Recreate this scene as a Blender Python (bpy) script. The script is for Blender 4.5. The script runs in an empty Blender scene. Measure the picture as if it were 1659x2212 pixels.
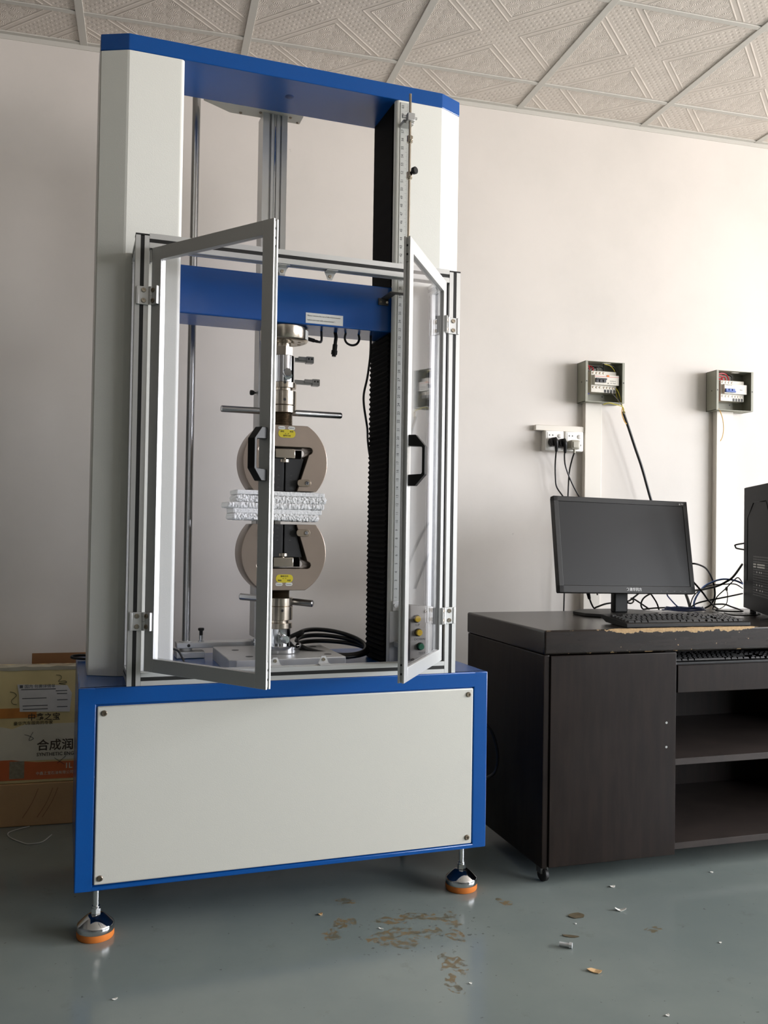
import bpy, bmesh, math, random
from mathutils import Vector, Matrix
random.seed(7)
sc = bpy.context.scene
COL = sc.collection
# ------------------------------------------------------------------ camera
def cam_axes(yaw, pitch, roll):
    f = Vector((math.sin(yaw)*math.cos(pitch), math.cos(yaw)*math.cos(pitch), math.sin(pitch)))
    r = Vector((math.cos(yaw), -math.sin(yaw), 0)); u = r.cross(f)
    c, s = math.cos(roll), math.sin(roll)
    return c*r + s*u, -s*r + c*u, f
cd = bpy.data.cameras.new('camera'); cam = bpy.data.objects.new('camera', cd); COL.objects.link(cam)
_r, _u, _f = cam_axes(0.2583, 0.0205, 0.0153)
cam.matrix_world = Matrix(((_r.x, _u.x, -_f.x, 0.0), (_r.y, _u.y, -_f.y, -0.0089), (_r.z, _u.z, -_f.z, 1.05), (0, 0, 0, 1)))
cd.sensor_fit = 'HORIZONTAL'; cd.sensor_width = 36; cd.lens = 1932.24/1659*36
cd.clip_start = 0.05
sc.camera = cam
# ------------------------------------------------------------------ world, lights, exposure
w = bpy.data.worlds.new('world'); sc.world = w; w.use_nodes = True
_n, _l = w.node_tree.nodes, w.node_tree.links; bg = _n['Background']
_tc0 = _n.new('ShaderNodeTexCoord'); _sx = _n.new('ShaderNodeSeparateXYZ'); _l.new(_tc0.outputs['Generated'], _sx.inputs[0])
_mr = _n.new('ShaderNodeMapRange'); _mr.interpolation_type = 'SMOOTHSTEP'; _mr.inputs[1].default_value = -.12; _mr.inputs[2].default_value = .12; _l.new(_sx.outputs[2], _mr.inputs[0])
_mx = _n.new('ShaderNodeMix'); _mx.data_type = 'RGBA'; _l.new(_mr.outputs[0], _mx.inputs[0])
GROUND, SKY, SKY_STRENGTH = (0.94, 0.89, 0.84), (0.935, 0.97, 0.995), 29.5      # sunlit yard below the horizon, overcast sky above
_mx.inputs[6].default_value = (*GROUND, 1); _mx.inputs[7].default_value = (*SKY, 1)
_l.new(_mx.outputs[2], bg.inputs[0]); bg.inputs[1].default_value = SKY_STRENGTH
w.cycles.sampling_method = 'MANUAL'; w.cycles.sample_map_resolution = 256
sc.view_settings.view_transform = 'Standard'; sc.view_settings.look = 'None'
sc.view_settings.exposure = 0.0; sc.view_settings.gamma = 1.0
sc.view_settings.use_curve_mapping = False
sc.cycles.use_denoising = True
sc.cycles.max_bounces = 10; sc.cycles.diffuse_bounces = 5; sc.cycles.glossy_bounces = 5
sc.cycles.transparent_max_bounces = 16
sc.cycles.caustics_reflective = False; sc.cycles.caustics_refractive = False
sc.cycles.sample_clamp_indirect = 6
XR, XL, YF, YB, ZC = 6.2, -2.3, -5.5, 3.578, 2.897
WIN = [(-3.9, -0.9, 0.9, 2.65), (-0.5, 2.5, 0.9, 2.65)]       # y0, y1, z0, z1 of the windows in the right wall
def area(name, loc, rot, sx, sy, e, col):
    l = bpy.data.lights.new(name, 'AREA'); l.shape = 'RECTANGLE'; l.size = sx; l.size_y = sy; l.energy = e; l.color = col; l.cycles.is_portal = True
    o = bpy.data.objects.new(name, l); o.location = loc; o.rotation_euler = rot; COL.objects.link(o); return o
for y0, y1, z0, z1 in WIN:
    area('window_daylight', (XR+.02, (y0+y1)/2, (z0+z1)/2), (0, math.pi/2, 0), z1-z0-.1, y1-y0-.1, 215, (1.0, 0.965, 0.925))

# ------------------------------------------------------------------ materials
def lin(c):
    return tuple(((x/12.92) if x <= .04045 else ((x+.055)/1.055)**2.4) for x in (v/255 for v in c))
MATS = {}
def mat(name, rgb, rough=.5, metal=0., var=0., vscale=4., bump=0., bscale=60., coat=0., spec=.5, stretch=None, aniso=0.):
    if name in MATS: return MATS[name]
    m = bpy.data.materials.new(name); m.use_nodes = True; nt = m.node_tree; N = nt.nodes; L = nt.links
    b = N['Principled BSDF']; c = lin(rgb)
    b.inputs['Base Color'].default_value = (*c, 1); b.inputs['Roughness'].default_value = rough; b.inputs['Metallic'].default_value = metal
    b.inputs['Coat Weight'].default_value = coat; b.inputs['Specular IOR Level'].default_value = spec
    tc = N.new('ShaderNodeTexCoord'); src = tc.outputs['Object']
    if stretch:
        mp = N.new('ShaderNodeMapping'); mp.inputs['Scale'].default_value = stretch; L.new(src, mp.inputs['Vector']); src = mp.outputs[0]
    if var:
        nz = N.new('ShaderNodeTexNoise'); nz.inputs['Scale'].default_value = vscale; nz.inputs['Detail'].default_value = 5; L.new(src, nz.inputs['Vector'])
        cr = N.new('ShaderNodeValToRGB'); cr.color_ramp.elements[0].position = .3; cr.color_ramp.elements[1].position = .7
        cr.color_ramp.elements[0].color = (*[x*(1-var) for x in c], 1); cr.color_ramp.elements[1].color = (*[min(1, x*(1+var)) for x in c], 1)
        L.new(nz.outputs['Fac'], cr.inputs[0]); L.new(cr.outputs[0], b.inputs['Base Color'])
    if bump:
        nb = N.new('ShaderNodeTexNoise'); nb.inputs['Scale'].default_value = bscale; nb.inputs['Detail'].default_value = 3; L.new(src, nb.inputs['Vector'])
        bp = N.new('ShaderNodeBump'); bp.inputs['Strength'].default_value = bump; bp.inputs['Distance'].default_value = .002
        L.new(nb.outputs['Fac'], bp.inputs['Height']); L.new(bp.outputs[0], b.inputs['Normal'])
    MATS[name] = m; return m
class NT:
    """tiny expression helper on one node tree"""
    def __init__(s, m): s.nt = m.node_tree; s.N = s.nt.nodes; s.L = s.nt.links; s.b = s.N['Principled BSDF']
    def put(s, i, v):
        if hasattr(v, 'is_output'): s.L.new(v, i)
        else: i.default_value = v
    def m(s, op, a, b=0., c=0.):
        n = s.N.new('ShaderNodeMath'); n.operation = op; s.put(n.inputs[0], a); s.put(n.inputs[1], b); s.put(n.inputs[2], c); return n.outputs[0]
    def mix(s, f, a, b):
        n = s.N.new('ShaderNodeMix'); n.data_type = 'RGBA'; s.put(n.inputs[0], f)
        for i, v in ((6, a), (7, b)): s.put(n.inputs[i], v if hasattr(v, 'is_output') else (*v, 1))
        return n.outputs[2]
    def noise(s, vec, scale, detail=4, rough=.5):
        n = s.N.new('ShaderNodeTexNoise'); n.inputs['Scale'].default_value = scale; n.inputs['Detail'].default_value = detail; n.inputs['Roughness'].default_value = rough
        if vec is not None: s.L.new(vec, n.inputs['Vector'])
        return n.outputs['Fac']
    def smooth(s, x, a, b):
        n = s.N.new('ShaderNodeMapRange'); n.interpolation_type = 'SMOOTHSTEP'; s.put(n.inputs[0], x); n.inputs[1].default_value = a; n.inputs[2].default_value = b
        return n.outputs[0]
    def obj(s):
        t = s.N.new('ShaderNodeTexCoord'); x = s.N.new('ShaderNodeSeparateXYZ'); s.L.new(t.outputs['Object'], x.inputs[0]); return t.outputs['Object'], x.outputs
    def bump(s, h, strength, dist):
        n = s.N.new('ShaderNodeBump'); n.inputs['Strength'].default_value = strength; n.inputs['Distance'].default_value = dist
        s.L.new(h, n.inputs['Height']); s.L.new(n.outputs[0], s.b.inputs['Normal'])

M_WHITE = mat('off_white_powder_coat', (236, 236, 229), .38, bump=.12, bscale=420)
M_PANEL = mat('warm_white_panel_paint', (207, 205, 196), .42, bump=.1, bscale=420)
M_BLUE = mat('blue_powder_coat', (5, 77, 152), .24, bump=.08, bscale=420, spec=.5)
M_ALU = mat('anodised_aluminium', (212, 212, 210), .4, .65, var=.03, vscale=3)
M_ALUD = mat('machined_aluminium', (186, 186, 184), .38, .55, var=.05, vscale=20)
M_SLOT = mat('black_slot_strip', (18, 18, 17), .5)
M_STEEL = mat('nickel_plated_steel', (190, 180, 165), .24, 1., var=.05, vscale=8)
M_GRIP = mat('grip_body_steel', (170, 155, 141), .33, .85, var=.07, vscale=6)
M_DSTEEL = mat('dark_machined_steel', (146, 134, 118), .35, 1., var=.08, vscale=15)
M_CHROME = mat('chrome', (215, 217, 220), .08, 1.)
M_ROD = mat('ground_steel_rod', (168, 168, 168), .26, 1., var=.14, vscale=9, stretch=(1, 1, .25))
M_JAW = mat('blackened_jaw_steel', (46, 46, 46), .5, .3)
M_BLACK = mat('black_plastic', (17, 17, 17), .45, spec=.3)
M_BLACKR = mat('black_rubber', (22, 21, 20), .55)
M_BELLOW = mat('black_bellows_fabric', (8, 8, 9), .8, spec=.08)
M_CABLE = mat('black_cable_jacket', (20, 19, 18), .42)
M_BLUEC = mat('blue_network_cable', (105, 140, 212), .45)
M_ORANGE = mat('orange_rubber', (214, 120, 45), .6)
M_YEL = mat('yellow_label', (214, 196, 40), .45)
M_YELB = mat('yellow_button', (214, 178, 40), .4)
M_GRNB = mat('green_button', (20, 105, 70), .4)
M_LABEL = mat('white_label', (228, 228, 222), .5)
M_INK = mat('black_ink', (30, 30, 30), .6)
M_INKG = mat('grey_ink', (95, 95, 95), .6)
M_INKS = mat('light_screen_print', (215, 215, 215), .5)
M_FOAM = mat('white_foam', (250, 250, 249), .8, bump=.35, bscale=220, spec=.2)
M_FOAMG = mat('grey_foam_end', (196, 196, 194), .8, spec=.2)
M_BOXG = mat('grey_green_box_paint', (146, 146, 132), .5)
M_BREAK = mat('breaker_white_plastic', (214, 209, 198), .45)
M_TRUNK = mat('white_trunking_plastic', (220, 214, 204), .45)
M_SOCK = mat('white_socket_plastic', (238, 236, 231), .3)
M_SOCKB = mat('socket_box_plastic', (214, 211, 202), .4)
M_GPLUG = mat('grey_plug_plastic', (168, 164, 150), .45)
M_RED = mat('red_wire', (196, 38, 48), .4)
M_YG = mat('yellow_wire', (200, 185, 60), .45)
M_YO = mat('orange_yellow_wire', (222, 170, 70), .45)
M_GW = mat('grey_wire', (110, 108, 104), .45)
M_BW = mat('blue_wire', (50, 50, 130), .45)
M_CARD = mat('cardboard', (196, 158, 116), .85, var=.1, vscale=6, bump=.2, bscale=80)
M_CARDD = mat('dark_cardboard', (140, 100, 66), .85, var=.08, vscale=5)
M_CARTON = mat('printed_carton', (226, 206, 150), .6, var=.12, vscale=5)
M_CARTW = mat('printed_carton_pale', (232, 224, 204), .6, var=.1, vscale=7)
M_CARTO = mat('printed_carton_orange', (214, 110, 60), .6, var=.1, vscale=9)
M_TAPE = mat('clear_tape', (190, 182, 160), .25, var=.1, vscale=12)
M_PAPER = mat('shipping_paper', (226, 222, 220), .6, var=.08, vscale=15)
M_MON = mat('monitor_bezel_plastic', (38, 37, 36), .45, spec=.25)
M_SCREEN = mat('dark_screen', (15, 15, 15), .42, spec=.24)
M_KEYB = mat('keyboard_plastic', (20, 20, 20), .4, spec=.3)
M_KEY = mat('key_plastic', (27, 27, 27), .4, spec=.3)
M_TOWER = mat('black_sheet_metal', (7, 8, 9), .55, spec=.08)
M_TAN = mat('tan_chip', (200, 165, 120), .7)
M_BROWN = mat('brown_leaf', (88, 78, 58), .7, var=.25, vscale=60)
M_FLAKE = mat('white_flake', (228, 226, 220), .6)
M_STRING = mat('white_string', (190, 192, 188), .7)
M_RUN = mat('ceiling_runner_paint', (198, 195, 188), .5)

def glassy(name, tint, refl):
    m = bpy.data.materials.new(name); m.use_nodes = True; N = m.node_tree.nodes; L = m.node_tree.links; N.remove(N['Principled BSDF'])
    t = N.new('ShaderNodeBsdfTransparent'); t.inputs[0].default_value = (*tint, 1); g = N.new('ShaderNodeBsdfGlossy'); g.inputs['Roughness'].default_value = .02
    g.inputs['Color'].default_value = (.95, .95, .97, 1)
    f = N.new('ShaderNodeLayerWeight'); f.inputs[0].default_value = .5
    pw = N.new('ShaderNodeMath'); pw.operation = 'POWER'; pw.inputs[1].default_value = 5; L.new(f.outputs['Facing'], pw.inputs[0])
    mx = N.new('ShaderNodeMath'); mx.operation = 'MULTIPLY_ADD'; mx.inputs[1].default_value = .9*refl; mx.inputs[2].default_value = .035*refl
    L.new(pw.outputs[0], mx.inputs[0]); s = N.new('ShaderNodeMixShader'); L.new(mx.outputs[0], s.inputs[0]); L.new(t.outputs[0], s.inputs[1]); L.new(g.outputs[0], s.inputs[2])
    L.new(s.outputs[0], N['Material Output'].inputs[0]); return m
M_PANE = glassy('clear_acrylic', (.97, .97, .985), .7)
M_CLEAR = glassy('clear_plastic_strip', (.93, .93, .93), .8)

def wall_mat():
    m = mat('wall_paint', (214, 207, 200), .75); n = NT(m); v, x = n.obj()
    a = n.noise(v, 1.1, 6, .6); s = n.smooth(a, .35, .75)
    c = n.mix(s, lin((220, 214, 208)), lin((208, 203, 197)))
    # small scuffs
    e = n.noise(v, 14, 3, .6); e2 = n.smooth(e, .755, .79)
    c = n.mix(n.m('MULTIPLY', e2, .4), c, lin((150, 146, 140)))
    n.L.new(c, n.b.inputs['Base Color']); n.bump(n.noise(v, 30, 5), .12, .003); return m
M_WALL = wall_mat()
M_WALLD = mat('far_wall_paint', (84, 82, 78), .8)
def floor_mat():
    m = mat('grey_green_epoxy', (118, 126, 122), .16); n = NT(m); v, x = n.obj()
    a = n.noise(v, 1.6, 6, .6); c = n.mix(n.smooth(a, .3, .7), lin((116, 126, 124)), lin((130, 138, 134)))
    dirt = n.smooth(n.noise(v, 9, 6, .7), .60, .72); c = n.mix(n.m('MULTIPLY', dirt, .25), c, lin((92, 92, 84)))
    spk = n.smooth(n.noise(v, 70, 2, .5), .72, .75); c = n.mix(n.m('MULTIPLY', spk, .5), c, lin((74, 74, 68)))
    # dried glue spots of their own shape
    warp = n.N.new('ShaderNodeTexNoise'); warp.inputs['Scale'].default_value = 22; warp.inputs['Detail'].default_value = 4; n.L.new(v, warp.inputs['Vector'])
    wx = n.N.new('ShaderNodeSeparateXYZ'); n.L.new(warp.outputs['Color'], wx.inputs[0])
    px = n.m('ADD', x[0], n.m('MULTIPLY', n.m('SUBTRACT', wx.outputs[0], .5), .11)); py = n.m('ADD', x[1], n.m('MULTIPLY', n.m('SUBTRACT', wx.outputs[1], .5), .11))
    tot = None
    for (sx, sy, rx, ry) in [(.487, 2.281, .02, .03), (.532, 2.349, .025, .035), (.606, 2.24, .032, .035), (.66, 2.335, .05, .02), (.72, 2.345, .05, .022), (.77, 2.32, .035, .02), (.818, 2.31, .018, .045),
                             (.797, 2.21, .022, .03), (.738, 2.06, .025, .04), (.708, 1.99, .013, .018), (.70, 1.955, .013, .013), (.66, 2.26, .05, .02), (.72, 2.24, .04, .02), (.655, 2.2, .03, .018), (.56, 2.48, .03, .02), (1.0, 2.38, .02, .02), (1.32, 2.12, .018, .012)]:
        d = n.m('ADD', n.m('POWER', n.m('DIVIDE', n.m('SUBTRACT', px, sx), rx), 2.), n.m('POWER', n.m('DIVIDE', n.m('SUBTRACT', py, sy), ry), 2.))
        k = n.m('SUBTRACT', 1.5, d); tot = k if tot is None else n.m('MAXIMUM', tot, k)
    ms = n.m('MULTIPLY', n.smooth(tot, 0, .5), n.smooth(n.noise(v, 58, 5, .65), .44, .53))
    c = n.mix(n.m('MULTIPLY', ms, .85), c, n.mix(n.smooth(n.noise(v, 20, 3), .4, .6), lin((118, 96, 58)), lin((92, 84, 62))))
    dd_ = n.m('ADD', n.m('POWER', n.m('DIVIDE', n.m('SUBTRACT', x[0], .70), .24), 2.), n.m('POWER', n.m('DIVIDE', n.m('SUBTRACT', x[1], 2.26), .16), 2.))
    sp2 = n.m('MULTIPLY', n.smooth(dd_, 1.2, .5), n.smooth(n.noise(v, 52, 3, .5), .63, .67)); c = n.mix(n.m('MULTIPLY', sp2, .6), c, lin((72, 72, 62)))
    n.L.new(c, n.b.inputs['Base Color'])
    n.L.new(n.m('ADD', .13, n.m('ADD', n.m('MULTIPLY', n.smooth(a, .3, .8), .1), n.m('MULTIPLY', ms, .3))), n.b.inputs['Roughness'])
    n.bump(n.noise(v, 7, 3), .08, .004); return m
M_FLOOR = floor_mat()
def tile_mat():
    m = mat('embossed_gypsum_tile', (214, 205, 196), .7); n = NT(m); v, x = n.obj(); X, Y = x[0], x[1]
    R2 = math.sqrt(.5)
    a = n.m('MULTIPLY', n.m('ADD', X, Y), R2); b = n.m('MULTIPLY', n.m('SUBTRACT', X, Y), R2)
    A, B = n.m('ABSOLUTE', a), n.m('ABSOLUTE', b); mn = n.m('MINIMUM', A, B)
    fa = n.m('SUBTRACT', n.m('FRACT', n.m('DIVIDE', a, .022)), .5); fb = n.m('SUBTRACT', n.m('FRACT', n.m('DIVIDE', b, .022)), .5)
    rr = n.m('SQRT', n.m('ADD', n.m('MULTIPLY', fa, fa), n.m('MULTIPLY', fb, fb)))
    dots = n.m('MULTIPLY', n.smooth(rr, .30, .18), n.smooth(mn, .046, .043))
    gx = n.m('SUBTRACT', n.m('FRACT', n.m('DIVIDE', X, .05)), .5); gy = n.m('SUBTRACT', n.m('FRACT', n.m('DIVIDE', Y, .05)), .5)
    ang = n.m('ARCTAN2', gy, gx); rad = n.m('SQRT', n.m('ADD', n.m('MULTIPLY', gx, gx), n.m('MULTIPLY', gy, gy)))
    ray = n.m('MULTIPLY', n.m('ADD', n.m('SINE', n.m('MULTIPLY', ang, 16.)), 1.), .5)
    sun = n.m('MULTIPLY', n.m('MULTIPLY', ray, n.m('MULTIPLY', n.smooth(rad, .5, .38), n.smooth(rad, .06, .16))), n.smooth(mn, .078, .083))
    h = n.m('ADD', n.m('MULTIPLY', dots, -1.), n.m('MULTIPLY', sun, .75))
    n.bump(h, .45, .003)
    c = n.mix(n.smooth(n.noise(v, 8, 4), .3, .7), lin((216, 207, 198)), lin((207, 198, 189)))
    n.L.new(c, n.b.inputs['Base Color']); return m
M_TILE = tile_mat()
def desk_mat():
    m = mat('dark_stained_board', (50, 43, 40), .38, spec=.15); n = NT(m); v, x = n.obj()
    mp = n.N.new('ShaderNodeMapping'); mp.inputs['Scale'].default_value = (1, 1, .12); n.L.new(v, mp.inputs['Vector'])
    g = n.noise(mp.outputs[0], 40, 5, .6); c = n.mix(n.smooth(g, .3, .75), lin((26, 20, 17)), lin((37, 29, 25)))
    d = n.smooth(n.noise(v, 3, 4), .45, .8); c = n.mix(n.m('MULTIPLY', d, .25), c, lin((44, 40, 38)))
    n.L.new(c, n.b.inputs['Base Color']); n.L.new(n.m('ADD', .4, n.m('MULTIPLY', d, .2)), n.b.inputs['Roughness']); return m
M_DESK = desk_mat()
def desktop_mat():
    m = mat('dark_stained_board_chipped', (50, 43, 40), .3, spec=.35); n = NT(m); v, x = n.obj(); X, Y, Z = x[0], x[1], x[2]
    mp = n.N.new('ShaderNodeMapping'); mp.inputs['Scale'].default_value = (.12, 1, 1); n.L.new(v, mp.inputs['Vector'])
    g = n.noise(mp.outputs[0], 40, 5, .6); c = n.mix(n.smooth(g, .3, .75), lin((26, 20, 17)), lin((37, 29, 25)))
    d = n.smooth(n.noise(v, 3, 4), .45, .8); c = n.mix(n.m('MULTIPLY', d, .2), c, lin((60, 56, 54)))
    nz = n.noise(v, 32, 5, .65); nb = n.noise(v, 9, 3, .5)
    # worn-through front edge: depth of the worn band grows with a low noise, fades at its two ends
    reach = n.m('MULTIPLY', n.m('MULTIPLY', n.smooth(X, .14, .30), n.smooth(X, .80, .66)), .013)
    edge = n.m('ADD', n.m('SUBTRACT', .7594, Z), n.m('MULTIPLY', Y, .8))
    wear = n.smooth(n.m('SUBTRACT', n.m('ADD', n.m('MULTIPLY', reach, n.m('ADD', .15, n.m('MULTIPLY', nb, 1.7))), n.m('MULTIPLY', n.m('SUBTRACT', nz, .5), .03)), edge), .0005, .002)
    wear = n.m('MULTIPLY', wear, n.smooth(Y, .03, .02))
    line = n.m('MULTIPLY', n.smooth(n.m('SUBTRACT', n.m('MULTIPLY', n.smooth(n.noise(v, 22, 4, .7), .46, .62), .004), edge), 0, .001), 1.)
    chip = n.m('MULTIPLY', n.smooth(n.noise(v, 60, 3, .5), .685, .70), n.m('MULTIPLY', n.smooth(X, .2, .3), n.m('MULTIPLY', n.smooth(X, .80, .7), n.smooth(Y, .004, .002))))
    bed = n.m('MULTIPLY', n.smooth(n.m('ABSOLUTE', n.m('SUBTRACT', Z, .688)), .003, .0015), n.m('MULTIPLY', n.smooth(n.noise(v, 30, 4, .6), .58, .62), n.smooth(Y, .004, .002)))
    pb = n.mix(n.noise(v, 140, 3), lin((140, 108, 72)), lin((205, 176, 132)))
    f = n.m('MAXIMUM', n.m('MAXIMUM', wear, n.m('MULTIPLY', line, .35)), n.m('MAXIMUM', chip, n.m('MULTIPLY', bed, .8)))
    c = n.mix(f, c, pb)
    n.L.new(c, n.b.inputs['Base Color']); n.L.new(n.m('ADD', .26, n.m('MULTIPLY', f, .5)), n.b.inputs['Roughness']); return m
M_DTOP = desktop_mat()
M_SHELF = mat('dusty_shelf_board', (50, 43, 40), .5, var=.2, vscale=12, spec=.3)

# ------------------------------------------------------------------ mesh builder
I4 = Matrix.Identity(4)
class G:
    def __init__(s): s.bm = bmesh.new()
    def _add(s, tmp, M=None):
        if M is not None: bmesh.ops.transform(tmp, matrix=M, verts=tmp.verts)
        me = bpy.data.meshes.new('tmp'); tmp.to_mesh(me); tmp.free(); s.bm.from_mesh(me); bpy.data.meshes.remove(me); return s
    def box(s, lo, hi, bev=0., M=None, seg=2):
        t = bmesh.new(); bmesh.ops.create_cube(t, size=1)
        c = [(a+b)/2 for a, b in zip(lo, hi)]; d = [abs(b-a) for a, b in zip(lo, hi)]
        for v in t.verts: v.co = Vector((c[i]+v.co[i]*d[i] for i in range(3)))
        if bev:
            bmesh.ops.bevel(t, geom=list(t.edges), offset=min(bev, min(d)*.45), segments=seg, profile=.5, affect='EDGES'); t.normal_update()
            for f_ in t.faces: f_.smooth = max(abs(x) for x in f_.normal) < .9999
        return s._add(t, M)
    def cyl(s, p0, p1, r0, r1=None, seg=24, caps=True, bev=0.):
        r1 = r0 if r1 is None else r1; p0, p1 = Vector(p0), Vector(p1); d = p1-p0; L = d.length
        if bev: return s.lathe([(0, 0), (r0-bev, 0), (r0, bev), (r1, L-bev), (r1-bev, L), (0, L)], p0, d, seg)
        t = bmesh.new(); bmesh.ops.create_cone(t, cap_ends=caps, segments=seg, radius1=r0, radius2=r1, depth=L)
        for f_ in t.faces: f_.smooth = len(f_.verts) == 4 and seg > 8
        return s._add(t, Matrix.Translation((p0+p1)/2) @ d.to_track_quat('Z', 'Y').to_matrix().to_4x4())
    def lathe(s, prof, o, axis=(0, 0, 1), seg=32):
        t = bmesh.new(); rings = []
        for r, z in prof:
            if r < 1e-6: rings.append([t.verts.new((0, 0, z))])
            else: rings.append([t.verts.new((r*math.cos(2*math.pi*i/seg), r*math.sin(2*math.pi*i/seg), z)) for i in range(seg)])
        for a, b in zip(rings, rings[1:]):
            for i in range(seg):
                j = (i+1) % seg
                if len(a) == 1 and len(b) == 1: break
                if len(a) == 1: t.faces.new((a[0], b[j], b[i]))
                elif len(b) == 1: t.faces.new((a[i], a[j], b[0]))
                else: t.faces.new((a[i], a[j], b[j], b[i]))
        for f_ in t.faces: f_.smooth = True
        bmesh.ops.recalc_face_normals(t, faces=t.faces)
        return s._add(t, Matrix.Translation(o) @ Vector(axis).to_track_quat('Z', 'Y').to_matrix().to_4x4())
    def prism(s, poly, h0, h1, f=None, bev=0., seg=2, holes=None):
        """poly: 2-D outline; f(a, b, h) -> 3-D"""
        f = f or (lambda a, b, h: (a, b, h)); t = bmesh.new()
        vs = [t.verts.new((a, b, h0)) for a, b in poly]; fc = t.faces.new(vs)
        r = bmesh.ops.extrude_face_region(t, geom=[fc])
        for v in [g for g in r['geom'] if isinstance(g, bmesh.types.BMVert)]: v.co.z = h1
        bmesh.ops.recalc_face_normals(t, faces=t.faces)
        if len(poly) > 16:
            for f_ in t.faces: f_.smooth = len(f_.verts) == 4
        if bev:
            bmesh.ops.bevel(t, geom=list(t.edges), offset=bev, segments=seg, profile=.5, affect='EDGES'); t.normal_update()
            for f_ in t.faces: f_.smooth = abs(f_.normal.z) < .9999 and (len(poly) > 16 or abs(f_.normal.z) > .001)
        for v in t.verts: v.co = Vector(f(*v.co))
        bmesh.ops.recalc_face_normals(t, faces=t.faces)
        return s._add(t)
    def tube(s, pts, r, seg=8, smooth=6, cyclic=False):
        P = [Vector(p) for p in pts]
        if smooth and len(P) > 2:
            Q = []; n = len(P); rng = range(n if cyclic else n-1)
            for i in rng:
                if cyclic: a, b, c, d = P[(i-1) % n], P[i], P[(i+1) % n], P[(i+2) % n]
                else: a, b, c, d = P[max(i-1, 0)], P[i], P[i+1], P[min(i+2, n-1)]
                for k in range(smooth):
                    u = k/smooth; Q.append(.5*((2*b)+(c-a)*u+(2*a-5*b+4*c-d)*u*u+(3*b-a-3*c+d)*u**3))
            if not cyclic: Q.append(P[-1])
            P = Q
        t = bmesh.new(); n = len(P); rings = []; up = Vector((0, 0, 1)); prev = None
        for i in range(n):
            tg = (P[(i+1) % n]-P[i-1]) if cyclic else (P[min(i+1, n-1)]-P[max(i-1, 0)])
            tg.normalize()
            if prev is None:
                x = tg.orthogonal().normalized()
            else:
                x = prev - tg*prev.dot(tg); x = x.normalized() if x.length > 1e-6 else tg.orthogonal().normalized()
            prev = x; y = tg.cross(x); rr = r(i/(n-1)) if callable(r) else r
            rings.append([t.verts.new(P[i]+rr*(x*math.cos(2*math.pi*k/seg)+y*math.sin(2*math.pi*k/seg))) for k in range(seg)])
        m = n if cyclic else n-1
        for i in range(m):
            a, b = rings[i], rings[(i+1) % n]
            for k in range(seg): t.faces.new((a[k], a[(k+1) % seg], b[(k+1) % seg], b[k]))
        for f_ in t.faces: f_.smooth = True
        if not cyclic: t.faces.new(rings[0][::-1]); t.faces.new(rings[-1])
        bmesh.ops.recalc_face_normals(t, faces=t.faces)
        return s._add(t)
    def mesh(s, me, M=None):
        t = bmesh.new(); t.from_mesh(me); return s._add(t, M)
    def done(s, name, m, smooth=40):
        if smooth:
            s.bm.normal_update(); lim = math.radians(smooth)
            for e in s.bm.edges: e.smooth = len(e.link_faces) == 2 and e.calc_face_angle() < lim
        else:
            for f in s.bm.faces: f.smooth = False
        me = bpy.data.meshes.new(name); s.bm.to_mesh(me); s.bm.free(); me.materials.append(m)
        return me
def link(name, me, parent=None, loc=(0, 0, 0), rz=0., label=None):
    o = bpy.data.objects.new(name, me); COL.objects.link(o); o.parent = parent; o.location = loc; o.rotation_euler = (0, 0, rz)
    if label: o['label'] = label
    return o
def obj(name, g, m, parent=None, label=None, smooth=40, loc=(0, 0, 0), rz=0.):
    return link(name, g.done(name, m, smooth), parent, loc, rz, label)
def tag(o, label, cat, group=None):
    o['label'] = label; o['category'] = cat
    if group: o['group'] = group
    return o
def thing(name, label, cat, loc=(0, 0, 0), rz=0., group=None):
    o = bpy.data.objects.new(name, None); o.empty_display_size = .05; COL.objects.link(o); o.location = loc; o.rotation_euler = (0, 0, rz)
    return tag(o, label, cat, group)
def struct(o): o['kind'] = 'structure'; return o
_tc = {}
def text_me(txt, size, ax='LEFT', bold=0.):
    k = (txt, size, ax, bold)
    if k in _tc: return _tc[k]
    c = bpy.data.curves.new('txt', 'FONT'); c.body = txt; c.size = size; c.align_x = ax; c.align_y = 'CENTER'; c.extrude = .0002; c.offset = bold; c.resolution_u = 2
    o = bpy.data.objects.new('txt', c); COL.objects.link(o); bpy.context.view_layer.update()
    me = bpy.data.meshes.new_from_object(o.evaluated_get(bpy.context.evaluated_depsgraph_get()))
    bpy.data.objects.remove(o); bpy.data.curves.remove(c); _tc[k] = me; return me
FRONT = Matrix.Rotation(math.pi/2, 4, 'X')        # text plane -> upright, facing -y
def T(x, y, z): return Matrix.Translation((x, y, z))
def fv(v0):                                         # prism mapper: outline in (u, z), depth along v
    return lambda a, b, h: (a, h, b)
def disc_screw(g, c, axis, r, h=.003):
    c = Vector(c); axis = Vector(axis); g.lathe([(r, 0), (r, h*.6), (r*.8, h), (r*.45, h), (r*.4, h*.4), (0, h*.4)], c, axis, 14)

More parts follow.
